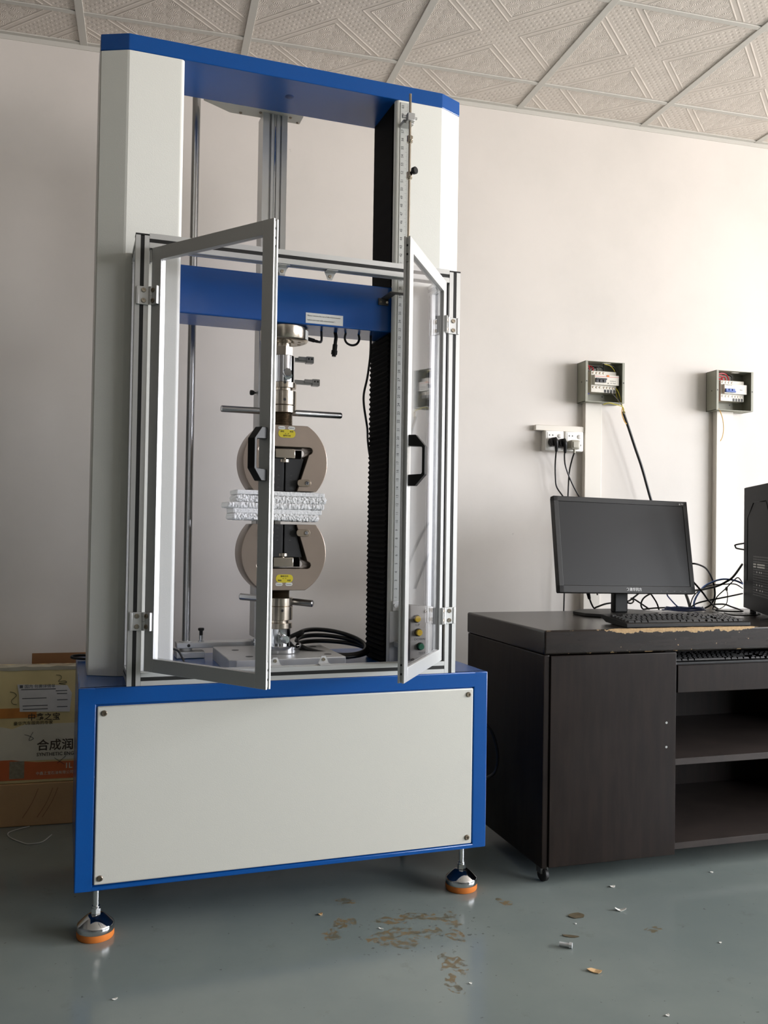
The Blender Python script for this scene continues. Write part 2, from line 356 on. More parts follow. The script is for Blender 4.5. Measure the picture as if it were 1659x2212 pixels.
# ------------------------------------------------------------------ the room
struct(obj('floor', G().box((XL, YF, -.1), (XR, YB, 0)), M_FLOOR))
struct(obj('wall_back', G().box((XL, YB, 0), (XR, YB+.15, ZC+.1)), M_WALL))
wl_ = struct(obj('wall_left', G().box((XL-.15, YF, 0), (XL, YB, ZC+.1)), M_WALLD)); obj('bounce_blocker', G().box((XL, YF, 0), (XL+.004, YB, 1.75)), mat('bounce_blocker_dark', (44, 46, 45), .6), wl_, 'added dark panel that soaks up bounce light')  # unseen dark panel, added to keep bounce light off left-facing sides
g = G(); ys = sorted([YF, YB+.15]+[a for q in WIN for a in q[:2]])
z0, z1 = WIN[0][2:]
g.box((XR, YF, 0), (XR+.15, YB+.15, z0)); g.box((XR, YF, z1), (XR+.15, YB+.15, ZC+.1))
for a, b in ((YF, WIN[0][0]), (WIN[0][1], WIN[1][0]), (WIN[1][1], YB+.15)): g.box((XR, a, z0), (XR+.15, b, z1))
struct(obj('wall_right', g, M_WALL))
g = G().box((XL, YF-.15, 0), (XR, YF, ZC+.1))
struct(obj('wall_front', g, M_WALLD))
for i, (y0, y1, a, b) in enumerate(WIN):
    g = G()
    for y in (y0+.03, (y0+y1)/2, y1-.03): g.box((XR+.04, y-.03, a), (XR+.1, y+.03, b))
    for z in (a+.03, b-.03): g.box((XR+.04, y0, z-.03), (XR+.1, y1, z+.03))
    f = struct(obj('window_%d' % (i+1), g, M_TRUNK)); obj('pane', G().box((XR+.068, y0+.05, a+.05), (XR+.072, y1-.05, b-.05)), M_PANE, f)
# ceiling: slab, tiles, runners, wall angle
ceil = struct(obj('ceiling', G().box((XL, YF, ZC+.02), (XR, YB, ZC+.12)), M_WALL))
GX, GY = -.2727, 3.3556
def tile_mesh(y0, y1):
    """a tile of .576 x (y1-y0), origin in the centre of the full tile; ridges stand proud below it"""
    h = .288; g = G(); g.box((-h, y0, 0), (h, y1, .012))
    R = math.sqrt(.5)
    for off in (.054, .076):
        for s in (-1, 1):
            for dr in (0, 1):
                # a ridge parallel to a diagonal at distance off, cut where it meets the other band
                for e in (-1, 1):
                    n = 8
                    t0, t1 = off, .40-off
                    pts = []
                    for k in (0, 1):
                        t = e*(t0 if k == 0 else t1)
                        a, b = (t, s*off) if dr == 0 else (s*off, t)
                        pts.append(Vector(((a+b)*R, (a-b)*R, 0)))
                    p, q2 = pts
                    lo, hi = y0+.004, y1-.004
                    def clip(p, q2):
                        d = q2-p; u0, u1 = 0., 1.
                        if abs(d.y) < 1e-9: return (p, q2) if lo < p.y < hi else None
                        a, b = (lo-p.y)/d.y, (hi-p.y)/d.y
                        if a > b: a, b = b, a
                        u0, u1 = max(u0, a), min(u1, b)
                        return (p+d*u0, p+d*u1) if u1-u0 > .05 else None
                    r = clip(p, q2)
                    if not r: continue
                    p, q2 = r; d = (q2-p).normalized(); nn = Vector((-d.y, d.x, 0))*.0045
                    t = bmesh.new(); v = [t.verts.new(x) for x in (p-nn, p+nn, p+Vector((0, 0, -.0013)), q2-nn, q2+nn, q2+Vector((0, 0, -.0013)))]
                    for fidx in ((0, 1, 2), (3, 5, 4), (0, 2, 5, 3), (1, 4, 5, 2), (0, 3, 4, 1)): t.faces.new([v[i] for i in fidx])
                    bmesh.ops.recalc_face_normals(t, faces=t.faces); g._add(t)
    return g.done('ceiling_tile', M_TILE, 0)
full = tile_mesh(-.288, .288); part = tile_mesh(-.288, -.288+.222-.03)
for k in range(-4, 8):
    for j in range(0, 5):
        link('ceiling_tile', full, ceil, (GX+.6*(k+.5), GY-.6*(j+.5), ZC))
    link('ceiling_tile', part, ceil, (GX+.6*(k+.5), GY+.3, ZC))
for k in range(-4, 9):
    obj('ceiling_runner', G().box((-.0145, GY-3.0, -.005), (.0145, YB-.002, 0), .0015), M_RUN, ceil, loc=(GX+.6*k, 0, ZC))
for j in range(0, 6):
    obj('ceiling_runner', G().box((GX-2.4, -.011, -.004), (GX+4.8, .011, 0.001), .0015), M_RUN, ceil, loc=(0, GY-.6*j, ZC))
obj('wall_angle', G().box((XL, YB-.022, ZC-.004), (XR, YB, ZC)).box((XL, YB-.003, ZC-.022), (XR, YB, ZC)), M_RUN, ceil)
# cable trunking on the wall
def trunk(n, x, zt, w=.062, d=.03):
    o = struct(obj('trim_%d' % n, G().box((x, YB-d, 0), (x+w, YB, zt), .002), M_TRUNK)); obj('cover_strip', G().box((x-.001, YB-d-.0035, 0), (x+w+.001, YB-d+.006, zt), .002), M_TRUNK, o); return o
trunk(1, 1.845, 1.632, .078); trunk(2, 2.505, 1.626, .085)

# ------------------------------------------------------------------ testing machine (frame u, v, z)
MO = (0.4071, 2.4091, 0); MY = 0.0827
Wb, Z0, Z1, D = 1.1368, .1309, .6411, .58
ZT0, ZT1 = 2.3672, 2.4129
h = Wb/2
mach = thing('testing_machine', 'tall white and blue two column materials testing machine on four levelling feet', 'testing machine', MO, MY)
g = G().box((-h, .006, Z0), (h, D, Z1), .004)
pz0, pz1, pu = .1465, .5945, .5215
for lo, hi in (((-h, 0, Z0), (-pu-.003, .02, Z1)), ((pu+.003, 0, Z0), (h, .02, Z1)), ((-pu-.01, 0, pz1+.003), (pu+.01, .02, Z1)), ((-pu-.01, 0, Z0), (pu+.01, .02, pz0-.003))): g.box(lo, hi, .003)
obj('base_cabinet', g, M_BLUE, mach, 'blue base cabinet')
fp = obj('front_panel', G().box((-pu, -.002, pz0), (pu, .006, pz1), .003), M_PANEL, mach, 'off white front panel')
for u, z in ((-.505, .577), (.506, .577), (-.507, .163), (.507, .165)):
    g = G(); disc_screw(g, (u, -.002, z), (0, -1, 0), .0075, .004); obj('screw', g, M_DSTEEL, fp)
for u, v in ((-h+.0554, .046), (h-.0554, .046), (-h+.0554, D-.05), (h-.0554, D-.05)):
    ft = obj('levelling_foot', G().lathe([(0, .0175), (.0455, .0175), (.0465, .019), (.0465, .033), (.0445, .036), (.026, .052), (.019, .056), (0, .056)], (u, v, 0), seg=40), M_CHROME, mach)
    obj('rubber_pad', G().lathe([(0, 0), (.0445, 0), (.0465, .004), (.0465, .0172), (0, .0175)], (u, v, 0.0005), seg=40), M_ORANGE, ft, 'orange rubber pad')
    obj('hex_nut', G().cyl((u, v, .056), (u, v, .072), .0125, seg=6).cyl((u, v, .072), (u, v, .078), .010, seg=24), M_CHROME, ft)
    obj('threaded_stem', G().cyl((u, v, .06), (u, v, Z0+.01), .0078), M_CHROME, ft)
T_ = .5437; CV, CF = .2029, .1682
def col_poly(s, ui): return [(s*T_, CV), (s*(T_-.074), CF), (s*ui, CF), (s*ui, .19), (s*.335, .19), (s*.335, .40), (s*T_, .40)]
for s in (-1, 1):
    g = G(); pl = col_poly(s, .3175)
    # round the inner front edge by hand
    arc = [(s*(.3175+.011*(1-math.cos(t))), CF+.011*(1-math.sin(t))) for t in [math.pi/2*k/6 for k in range(7)]]
    arc = [(s*(.3285-.011*math.cos(t)), CF+.011-.011*math.sin(t)) for t in [math.pi/2*(1-k/6) for k in range(7)]]
    pl = [(s*T_, CV+.004), (s*(T_-.003), CV), (s*(T_-.070), CF+.002), (s*(T_-.076), CF)] + arc + [(s*.3175, .186), (s*.335, .186), (s*.335, .40), (s*T_, .40)]
    if s > 0: pl = pl[::-1]
    g.prism(pl, Z1+.001, ZT0-.001)
    obj('column_cover', g, M_WHITE, mach, smooth=32, label='off white column cover')
    fl = obj('column_flange', G().box((min(s*.327, s*.336), .385, Z1), (max(s*.327, s*.336), .402, ZT0)), M_ALUD, mach)
# bellows on the inner side of the right column, above and below the crosshead
def bellows(z0, z1, n, amp):
    g = G(); t = bmesh.new(); prev = None
    for i in range(n*2+1):
        z = z0+(z1-z0)*i/(n*2); a = amp if i % 2 else 0
        row = [t.verts.new(p) for p in ((.3345, .190+a, z), (.324-a*.5, .1925+a*.6, z), (.318-a, .20+a*.5, z), (.318-a, .375-a*.5, z), (.3345, .383-a, z))]
        if prev:
            for k in range(4): t.faces.new((prev[k], prev[k+1], row[k+1], row[k]))
        prev = row
    bmesh.ops.recalc_face_normals(t, faces=t.faces); return g._add(t)
for s_, z0_, z1_, n_, am in ((1, 1.80, ZT0, 12, .0003), (1, Z1+.002, 1.656, 64, .006)):
    obj('bellows_cover', bellows(z0_, z1_, n_, am), M_BELLOW, mach, 'black folding bellows cover', smooth=0)
# top beam
V0, V1 = CF, .383
pb = [(-T_, CV), (-(T_-.074), V0), (T_-.074, V0), (T_, CV), (T_, V1), (-T_, V1)]
beam = obj('top_beam', G().prism(pb, ZT0, ZT1, bev=.002), M_BLUE, mach, 'blue top beam')
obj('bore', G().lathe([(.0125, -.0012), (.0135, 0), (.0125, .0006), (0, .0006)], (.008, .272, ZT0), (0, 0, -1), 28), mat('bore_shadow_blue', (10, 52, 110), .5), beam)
# crosshead
XZ0, XZ1 = 1.6584, 1.7972
ch = obj('crosshead', G().box((-.333, .2, XZ0), (.333, .346, XZ1), .004), M_BLUE, mach, 'blue moving crosshead')
obj('sticker', G().box((.0525, .1992, 1.6635), (.168, .2, 1.6945)), M_LABEL, ch, 'white notice sticker')
g = G()
for i, tx in enumerate(('Please remove the nut of the extensometer', 'before you test with extensometer !')):
    me = text_me(tx, .0058); g.mesh(me, T(.0575, .1990, 1.686-.013*i) @ FRONT)
obj('sticker_text', g, M_INKG, ch, smooth=0)
la = obj('limit_arm', G().box((.279, .196, 1.739), (.312, .2, 1.760), .001).box((.289, .128, 1.758), (.312, .2, 1.762), .001).box((.289, .12, 1.7575), (.338, .1335, 1.7625), .001), mat('dark_bracket_steel', (72, 70, 66), .5, .4), mach)
for u in (.285, .306):
    g = G(); disc_screw(g, (u, .196, 1.748), (0, -1, 0), .0045); obj('screw', g, M_STEEL, la)
# load cell
lc = obj('load_cell', G().lathe([(0, 0), (.026, 0), (.030, .001), (.030, .006), (.034, .004), (.062, .004), (.070, .007), (.0725, .011), (.0725, .046), (.070, .048), (0, .048)], (.0065, .28, 1.6105), seg=48), M_STEEL, mach, 'round steel load cell')
for k in range(8):
    a = 2*math.pi*k/8+.2; g = G(); g.lathe([(.0055, 0), (.0055, .001), (.004, .001), (.0035, .0), (0, 0)], (.0065+.05*math.cos(a), .28+.05*math.sin(a), 1.6145), (0, 0, -1), 12); obj('bolt', g, M_DSTEEL, lc)
obj('connector', G().cyl((.075, .27, 1.632), (.098, .268, 1.627), .006, seg=14).cyl((.096, .268, 1.627), (.108, .267, 1.625), .0045, seg=12), M_BLACK, lc)
obj('cell_label', G().prism([(.0065+.0729*math.cos(t), .28+.0729*math.sin(t)) for t in [math.radians(-42+5*k) for k in range(6)]] + [(.0065+.0724*math.cos(t), .28+.0724*math.sin(t)) for t in [math.radians(-17-5*k) for k in range(6)]], 1.622, 1.650), M_LABEL, lc, 'small white cell label')
# steel table plate on the base
tp = obj('table_plate', G().prism([(-.150, .122), (.172, .128), (.172, .43), (-.168, .43), (-.168, .137)], Z1-.001, .68, bev=.002), M_ALUD, mach, 'thick steel table plate')
for u, v in ((-.10, .19), (-.115, .335), (.135, .19), (.135, .36)):
    obj('bolt_hole', G().lathe([(.0105, 0), (.0115, .0004), (0, .0004)], (u, v, .68), seg=20), M_SLOT, tp)
# graduated ruler, limit rod
def on_front(u): return CF
ru = obj('scale_ruler', G().box((.331, CF-.0022, .826), (.357, CF-.0003, 2.360)), mat('ruler_aluminium', (196, 198, 194), .4, .2), mach, 'pale graduated scale ruler')
g = G(); z = .836
while z < 2.355:
    k = round((z-.836)/.00127)
    L_ = .010 if k % 20 == 0 else (.0075 if k % 10 == 0 else .0048)
    if k % 2 == 0: g.box((.357-L_, CF-.0024, z-.00022), (.3565, CF-.0021, z+.00022))
    z += .00127
rt = obj('ruler_ticks', g, M_INKG, ru, smooth=0); rt['kind'] = 'stuff'
g = G()
for i in range(60):
    me = text_me(str(i+1), .011, 'CENTER'); g.mesh(me, T(.3385, CF-.0024, .838+.0254*(i+.4)) @ FRONT @ Matrix.Rotation(math.pi/2, 4, 'Z'))
rn = obj('ruler_numerals', g, M_INKG, ru, smooth=0); rn['kind'] = 'stuff'
obj('ruler_clip', G().box((.328, CF-.006, .806), (.352, CF, .838), .002).cyl((.337, CF-.006, .823), (.337, CF-.009, .823), .006, seg=16), M_ALU, mach)
obj('guard_strip', G().box((.3195, CF-.0035, Z1+.002), (.348, CF-.0002, .806), .001), M_ALUD, mach)
lr = obj('limit_rod', G().cyl((.3445, .12, .70), (.3445, .12, 2.366), .0042, seg=14), M_STEEL, mach, 'thin steel limit rod')
obj('rod_bracket', G().box((.334, .109, 2.282), (.357, .131, 2.305), .0015).box((.328, .131, 2.281), (.362, CF, 2.292), .001).cyl((.330, .12, 2.294), (.320, .12, 2.294), .005, seg=14).cyl((.357, .12, 2.294), (.366, .12, 2.294), .004, seg=14), M_ALUD, lr)
for zz in (2.228, 2.118):
    obj('stop_collar', G().cyl((.3445, .12, zz-.010), (.3445, .12, zz+.010), .009, seg=20, bev=.001).box((.3395, .106, zz-.006), (.3495, .118, zz+.006), .001), M_STEEL, lr)
obj('collar_knob', G().lathe([(0, 0), (.004, 0), (.004, .006), (.0105, .007), (.011, .016), (.009, .018), (0, .018)], (.348, .110, 2.127), (.5, -1, 0), 20), M_BLACK, lr, 'black round knob')
obj('rod_bracket', G().box((.334, .109, .70), (.357, CF, .715), .0015), M_ALUD, lr)
# control panel with buttons at the foot of the right column
cp = obj('control_panel', G().prism([(.371, .655), (.445, .655), (.445, .822), (.371, .828)], .128, CF, fv(0), bev=.003), mat('panel_grey_paint', (170, 165, 156), .45), mach, 'grey push button panel')
for (u, z, m, nm) in ((.3925, .786, M_YELB, 'yellow push button'), (.3985, .745, M_YELB, 'yellow push button'), (.405, .703, M_GRNB, 'green push button')):
    obj('push_button', G().lathe([(0, .012), (.0085, .012), (.0095, .0105), (.0095, .002), (0, .002)], (u, .128, z), (0, -1, 0), 24), m, cp, nm)
    obj('button_ring', G().lathe([(.0118, 0), (.0118, .003), (.0098, .004), (.0098, 0)], (u, .128, z), (0, -1, 0), 24), M_BLACK, cp)
for tx, u, z in (('UP', .3965, .767), ('DOWN', .4035, .724), ('TEST', .411, .682)): obj('button_lettering', G().mesh(text_me(tx, .0105, 'CENTER'), T(u, .1278, z) @ FRONT), M_INKG, cp, smooth=0)
for u, z in ((.421, .808), (.382, .664), (.437, .664)):
    g = G(); disc_screw(g, (u, .128, z), (0, -1, 0), .0045); obj('screw', g, M_STEEL, cp)

# ------------------------------------------------------------------ safety enclosure with two open doors
enc = thing('safety_enclosure', 'aluminium profile safety enclosure with two open clear doors in front of the machine', 'safety guard', MO, MY)
PV0, PV1 = -.002, .030        # front profile depth range
def profile(length, w, d, slots='f'):
    """T-slot bar along +z, cross-section w x d with a groove in the front and the two sides"""
    s, k = .0050, .006
    a, b = w/2, d
    out = [(-a, 0), (-s, 0), (-s, k), (s, k), (s, 0), (a, 0), (a, b/2-s), (a-k, b/2-s), (a-k, b/2+s), (a, b/2+s), (a, b), (-a, b), (-a, b/2+s), (-a+k, b/2+s), (-a+k, b/2-s), (-a, b/2-s)]
    return out
def bar(name, p, axis, L, w=.034, d=.032, parent=enc):
    """axis 'z': p = bottom centre front; axis 'u': p = left end, centre height, front; axis 'v': p = near end"""
    out = profile(L, w, d)
    if axis == 'z': f = lambda a, b, hh: (p[0]+a, p[1]+b, p[2]+hh)
    elif axis == 'u': f = lambda a, b, hh: (p[0]+hh, p[1]+b, p[2]+a)
    else: f = lambda a, b, hh: (p[0]+b, p[1]+hh, p[2]+a)
    o = obj(name, G().prism(out, 0, L, f), M_ALU, parent, smooth=0)
    s, k = .0049, .0010
    g = G(); a, b = w/2, d
    g.prism([(-s, k), (s, k), (s, .0058), (-s, .0058)], 0, L-.001, f)
    if axis != 'u':
        for q in (-1, 1): g.prism([(q*(a-k), b/2-s), (q*(a-k), b/2+s), (q*(a-.0058), b/2+s), (q*(a-.0058), b/2-s)][::q], 0, L-.001, f)
    obj('slot_strip', g, M_SLOT, o, 'black slot strip', smooth=0); return o
PZ0, PZ1 = Z1+.0005, 1.8035
for u in (-.435, .4465):
    po = bar('corner_post', (u, 0, PZ0), 'z', PZ1-PZ0)
    obj('end_cap', G().box((u-.0175, -.0005, PZ1), (u+.0175, .0325, PZ1+.0045), .0008), M_SLOT, po, 'black end cap')
bar('front_rail', (-.4175, 0, 1.7915), 'u', .8465, .038)
bar('front_rail', (-.4175, 0, .6585), 'u', .8465, .034)
for u, ve in ((-.451, .196), (.4295, .196)):
    bar('side_rail', (u, .0335, 1.787), 'v', .135 if True else ve, .032, .033)
    bar('side_rail', (u, .0335, .6585), 'v', .135, .032, .033)
    bar('rear_post', (u+.0165, .134, .6755), 'z', 1.7705-.6755, .032, .032)
    obj('side_panel', G().box((u+.014, .032, .675), (u+.018, .134, 1.771)), M_PANE, enc, 'clear acrylic side panel')
for u in (-.415, .42):
    for z, sg in ((1.755, -1),):
        s = 1 if u < 0 else -1
        obj('corner_bracket', G().prism([(0, 0), (.028*s, 0), (.028*s, .005), (.007*s, .022), (.005*s, .035), (0, .035)][::s], .008, .028, lambda a, b, hh: (u+a, hh, 1.7722-b), bev=.001), M_ALU, enc)
for u, z, sg in ((-.06, 1.772, -1), (.077, 1.772, -1), (-.06, .676, 1), (.077, .676, 1)):
    lt = obj('latch_tab', G().prism([(-.016, 0), (.016, 0), (.006, .022*sg), (-.006, .022*sg)][::sg], .030, .0325, lambda a, b, hh: (u+a, hh, z+b)).box((u-.016, .004, min(z, z+.002*sg)), (u+.016, .0325, max(z, z+.002*sg))), M_ALU, enc, smooth=0)
    g = G(); disc_screw(g, (u, .030, z+.013*sg), (0, -1, 0), .005, .003); obj('screw', g, M_STEEL, lt)
def door(name, uh, th, s, W):
    """s=+1: left door hinged at uh, opens toward the viewer; local x along the door, local y into the inner side"""
    T0, PW, ZB, ZT = .0165, .0345, .679, 1.7725
    def f(x, y, z):
        du, dv = s*math.cos(th), -math.sin(th); nu, nv = s*math.sin(th), math.cos(th)
        return (uh+x*du+y*nu, x*dv+y*nv, z)
    def bx(g, lo, hi, bev=.0008):
        t = G().box(lo, hi, bev); 
        for v in t.bm.verts: v.co = Vector(f(*v.co))
        if s < 0: bmesh.ops.reverse_faces(t.bm, faces=t.bm.faces)
        me = bpy.data.meshes.new('t'); t.bm.to_mesh(me); t.bm.free(); g.bm.from_mesh(me); bpy.data.meshes.remove(me)
    g = G()
    bx(g, (0, 0, ZB), (PW, T0, ZT)); bx(g, (PW, 0, ZT-PW), (W-PW, T0, ZT)); bx(g, (PW, 0, ZB), (W-PW, T0, ZB+PW))
    # free stile: two flanges with an open groove between them
    bx(g, (W-PW, 0, ZB), (W-.007, T0, ZT)); bx(g, (W-.0075, 0, ZB), (W, .005, ZT)); bx(g, (W-.0075, T0-.005, ZB), (W, T0, ZT))
    d = obj(name, g, M_ALU, enc, 'aluminium framed %s door' % ('left' if s > 0 else 'right'), smooth=30)
    for a, b in ((ZT-.062, ZT-.004), (ZB+.004, ZB+.062)):
        g = G(); bx(g, (W-.0072, .0052, a), (W-.003, T0-.0052, b)); obj('corner_insert', g, M_ALUD, d)
    for z in (ZT-.022, ZT-.044, ZB+.022, ZB+.044):
        g = G(); bx(g, (W-.0031, .0062, z-.0025), (W-.0026, T0-.0062, z+.0025), 0); obj('insert_hole', g, M_SLOT, d)
    g = G(); bx(g, (PW-.006, .006, ZB+PW-.006), (W-PW+.006, .0095, ZT-PW+.006), 0); obj('pane', g, M_PANE, d, 'clear acrylic pane')
    g = G()
    for lo, hi in (((PW, .0036, ZB+PW), (PW+.004, .0058, ZT-PW)), ((W-PW-.004, .0036, ZB+PW), (W-PW, .0058, ZT-PW)), ((PW, .0036, ZB+PW), (W-PW, .0058, ZB+PW+.004)), ((PW, .0036, ZT-PW-.004), (W-PW, .0058, ZT-PW))): bx(g, lo, hi, 0)
    obj('glazing_seal', g, M_CLEAR, d)
    # bow handle on the outer face
    g = G(); zc = 1.2225; hz = .0625
    poly = [(0, -hz), (-.018, -hz), (-.042, -hz+.028), (-.042, hz-.028), (-.018, hz), (0, hz), (0, hz-.027), (-.033, hz-.029), (-.0345, hz-.033), (-.0345, -hz+.033), (-.033, -hz+.029), (0, -hz+.027)]
    g.prism(poly, W-.0305, W-.0085, lambda a, b, hh: f(hh, a, zc+b), bev=.0012)
    obj('handle', g, M_BLACK, d, 'black bow handle')
    # hinges: leaf on the post front, leaf on the door, knuckle between
    for z in (1.646, .8075):
        hg = G(); up = uh-s*.0075
        a_, b_ = sorted((uh-s*.005, uh-s*.037))
        hg.box((a_, -.006, z-.0235), (b_, -.0005, z+.0235), .001)
        a2, b2 = sorted((uh-s*.031, uh-s*.038)); hg.box((a2, -.0085, z-.0235), (b2, -.0005, z+.0235), .001)
        for k in range(4): hg.cyl((uh-s*.002, -.0075, z-.0235+.01185*k), (uh-s*.002, -.0075, z-.0235+.01185*k+.0112), .0052, seg=16)
        bx(hg, (.003, -.006, z-.0235), (.028, -.0004, z+.0235)); bx(hg, (.024, -.009, z-.0235), (.0305, -.0004, z+.0235))
        ho = obj('hinge', hg, M_ALU, enc)
        for q in (-1, 1):
            sg = G(); disc_screw(sg, (uh-s*.0195, -.006, z+.0135*q), (0, -1, 0), .0062, .003); obj('screw', sg, M_STEEL, ho)
            sg = G(); c = Vector(f(.0135, -.006, z+.0135*q)); ax = Vector(f(0, -1, 0))-Vector(f(0, 0, 0)); disc_screw(sg, c, ax, .0062, .003); obj('screw', sg, M_DSTEEL, ho)
    return d
door('door', -.4109, .9496, 1, .4212)
door('door', .4207, .9476, -1, .4229)

# ------------------------------------------------------------------ wedge grips
AX, AV = .006, .28
def rr_(cx, cz, w, hh, r, n=5):
    o = []
    for (sx, sz, a0) in ((1, 1, 0), (-1, 1, 90), (-1, -1, 180), (1, -1, 270)):
        for k in range(n+1):
            t = math.radians(a0+90*k/n); o.append((cx+sx*(w/2-r)+r*math.cos(t), cz+sz*(hh/2-r)+r*math.sin(t)))
    return o
def grip(name, label, zc, s, zend):
    """s=+1 hangs (throat opens downward), s=-1 stands"""
    t = thing(name, label, 'grip', MO, MY)
    X = lambda a, b, hh: (AX+a, hh, zc+s*b)
    R = .1285; ft = .1105; be = -.086
    a0 = math.asin(ft/R); a1 = math.asin(be/R)
    out = []
    N_ = 26
    for k in range(N_+1):                                   # right arc from flat top down to the open end
        a = a0+(a1-a0)*k/N_; out.append((R*math.cos(a), R*math.sin(a)))
    th = [(.036, be), (.0705, .0235), (.0795, .029), (.082, .036), (.079, .0435), (.072, .046)]
    out += th + [(-x, y) for x, y in th[::-1]]
    for k in range(N_+1):
        a = math.pi-a1+(a1-a0)*k/N_; out.append((R*math.cos(a), R*math.sin(a)))
    body = obj('grip_body', G().prism(out if s < 0 else out, AV-.052, AV+.052, X, bev=.0018), M_GRIP, t, 'round brushed steel grip body', smooth=25)
    for q in (-1, 1):
        jw = [(q*.0022, be), (q*.0335, be), (q*.0575, .012), (q*.0022, .012)]
        j = obj('jaw', G().prism(jw, AV-.040, AV+.04, X, bev=.0015), M_JAW, t, 'black wedge jaw')
        g = G(); 
        for k in range(4): g.mesh(text_me('0-14'[k], .010, 'CENTER'), T(AX+q*.019, AV-.0405, zc+s*(-.075+.012*k)) @ FRONT @ Matrix.Rotation(-math.pi/2, 4, 'Z'))
        obj('jaw_marking', g, mat('jaw_engraving', (84, 84, 82), .5, .3), j, smooth=0)
        lt = obj('jaw_latch', G().prism(rr_(q*.056, -.061, .042, .021, .009), AV-.059, AV-.052, X, bev=.001), M_DSTEEL, t)
        g = G(); disc_screw(g, (AX+q*.065, AV-.059, zc-s*.061), (0, -1, 0), .0062, .004); obj('screw', g, M_CHROME, lt)
    obj('wedge_block', G().prism([(-.030, .013), (.030, .013), (.030, .040), (-.030, .040)], AV-.046, AV+.03, X, bev=.0015), M_STEEL, t)
    obj('adjusting_disc', G().cyl((AX, AV-.030, zc+s*.000), (AX, AV-.030, zc+s*.010), .0165, seg=30, bev=.001).cyl((AX, AV-.03, zc+s*.01), (AX, AV-.03, zc+s*.014), .008, seg=16), M_STEEL, t)
    obj('side_roller', G().cyl((AX+.034, AV-.03, zc+s*.002), (AX+.034, AV-.03, zc+s*.012), .007, seg=20), M_CHROME, t)
    obj('throat_back', G().prism([(-.036, be), (.036, be), (.07, .025), (.07, .044), (-.07, .044), (-.07, .025)], AV+.035, AV+.045, X), M_JAW, t)
    # plates with lettering
    yl = obj('direction_plate', G().prism(rr_(.002, .085 if s > 0 else .075, .052, .024, .0115), AV-.0528, AV-.052, X), M_YEL, t, 'yellow direction plate')
    g = G(); zy = zc+s*(.085 if s > 0 else .075)
    up = 1 if s > 0 else -1
    for tx, dx, dz in (('放松', -.014, .006), ('夹紧', .014, .006), ('← →', 0, 0), ('旋转方向', 0, -.0065)): g.mesh(text_me(tx, .0058, 'CENTER'), T(AX+.002+dx, AV-.0530, zy+up*dz) @ FRONT)
    obj('plate_lettering', g, M_INK, yl, smooth=0)
    zp = zc+s*(.102 if s > 0 else .092)
    for tx, dx in (('Tension', -.014), ('Release', .016)):
        wp = obj('name_plate', G().prism(rr_(AX+dx, zp, .021, .0095, .0045), AV-.0528, AV-.052, fv(0)), M_LABEL, t, 'small white name plate')
        g = G().mesh(text_me(tx, .0052, 'CENTER'), T(AX+dx, AV-.0530, zp) @ FRONT); obj('plate_lettering', g, M_INKG, wp, smooth=0)
    # threaded stud
    za, zb = zc+s*ft, zend[0]
    g = G(); n = 11; prof = [(0, 0)]
    Lz = abs(zb-za)
    for k in range(n): prof += [(.0275, Lz*k/n), (.0305, Lz*(k+.5)/n)]
    prof += [(.0275, Lz), (0, Lz)]
    obj('threaded_stud', g.lathe(prof, (AX, AV, za), (0, 0, s), 32), M_DSTEEL, t)
    return t
up = grip('wedge_grip', 'upper round steel wedge grip hanging from the load cell above the white foam', 1.2485, 1, (1.4,))
lo = grip('wedge_grip', 'lower round steel wedge grip standing on the base under the white foam', .9775, -1, (.843,))
# upper train
obj('ring_nut', G().cyl((AX, AV, 1.3995), (AX, AV, 1.4215), .0405, seg=40, bev=.0012), M_STEEL, up)
obj('lock_sleeve', G().cyl((AX, AV, 1.4225), (AX, AV, 1.4665), .0405, seg=40, bev=.0015), M_STEEL, up)
obj('tommy_hole', G().lathe([(.0042, 0), (.0042, .0006), (0, .0006)], (AX-.004, AV-.0405, 1.437), (0, -1, 0), 14).lathe([(.0042, 0), (.0042, .0006), (0, .0006)], (AX-.004, AV-.0400, 1.489), (0, -1, 0), 14), M_SLOT, up)
obj('lock_collar', G().cyl((AX, AV, 1.4665), (AX, AV, 1.4745), .030, seg=32).cyl((AX, AV, 1.4745), (AX, AV, 1.4915), .0395, seg=40, bev=.001), M_STEEL, up)
obj('coupling_sleeve', G().cyl((AX, AV, 1.4915), (AX, AV, 1.5735), .0345, seg=40, bev=.0015), M_CHROME, up, 'chrome coupling sleeve')
obj('coupling_pin', G().cyl((AX+.004, AV-.030, 1.516), (AX+.0, AV-.058, 1.516), .0125, seg=24, bev=.001).cyl((AX+.004, AV-.04, 1.512), (AX+.003, AV-.052, 1.507), .012, seg=20), M_CHROME, up)
obj('adapter_nut', G().cyl((AX, AV, 1.5735), (AX, AV, 1.601), .0285, seg=6).cyl((AX, AV, 1.60), (AX, AV, 1.6105), .022, seg=24), M_STEEL, up)
obj('tommy_bar', G().lathe([(0, 0), (.0075, .0), (.010, .0025), (.010, .37), (.0075, .3735), (0, .3735)], (-.181, AV+.0, 1.4035), (1, 0.0, .0), 20), M_ROD, up, 'round steel tightening bar')
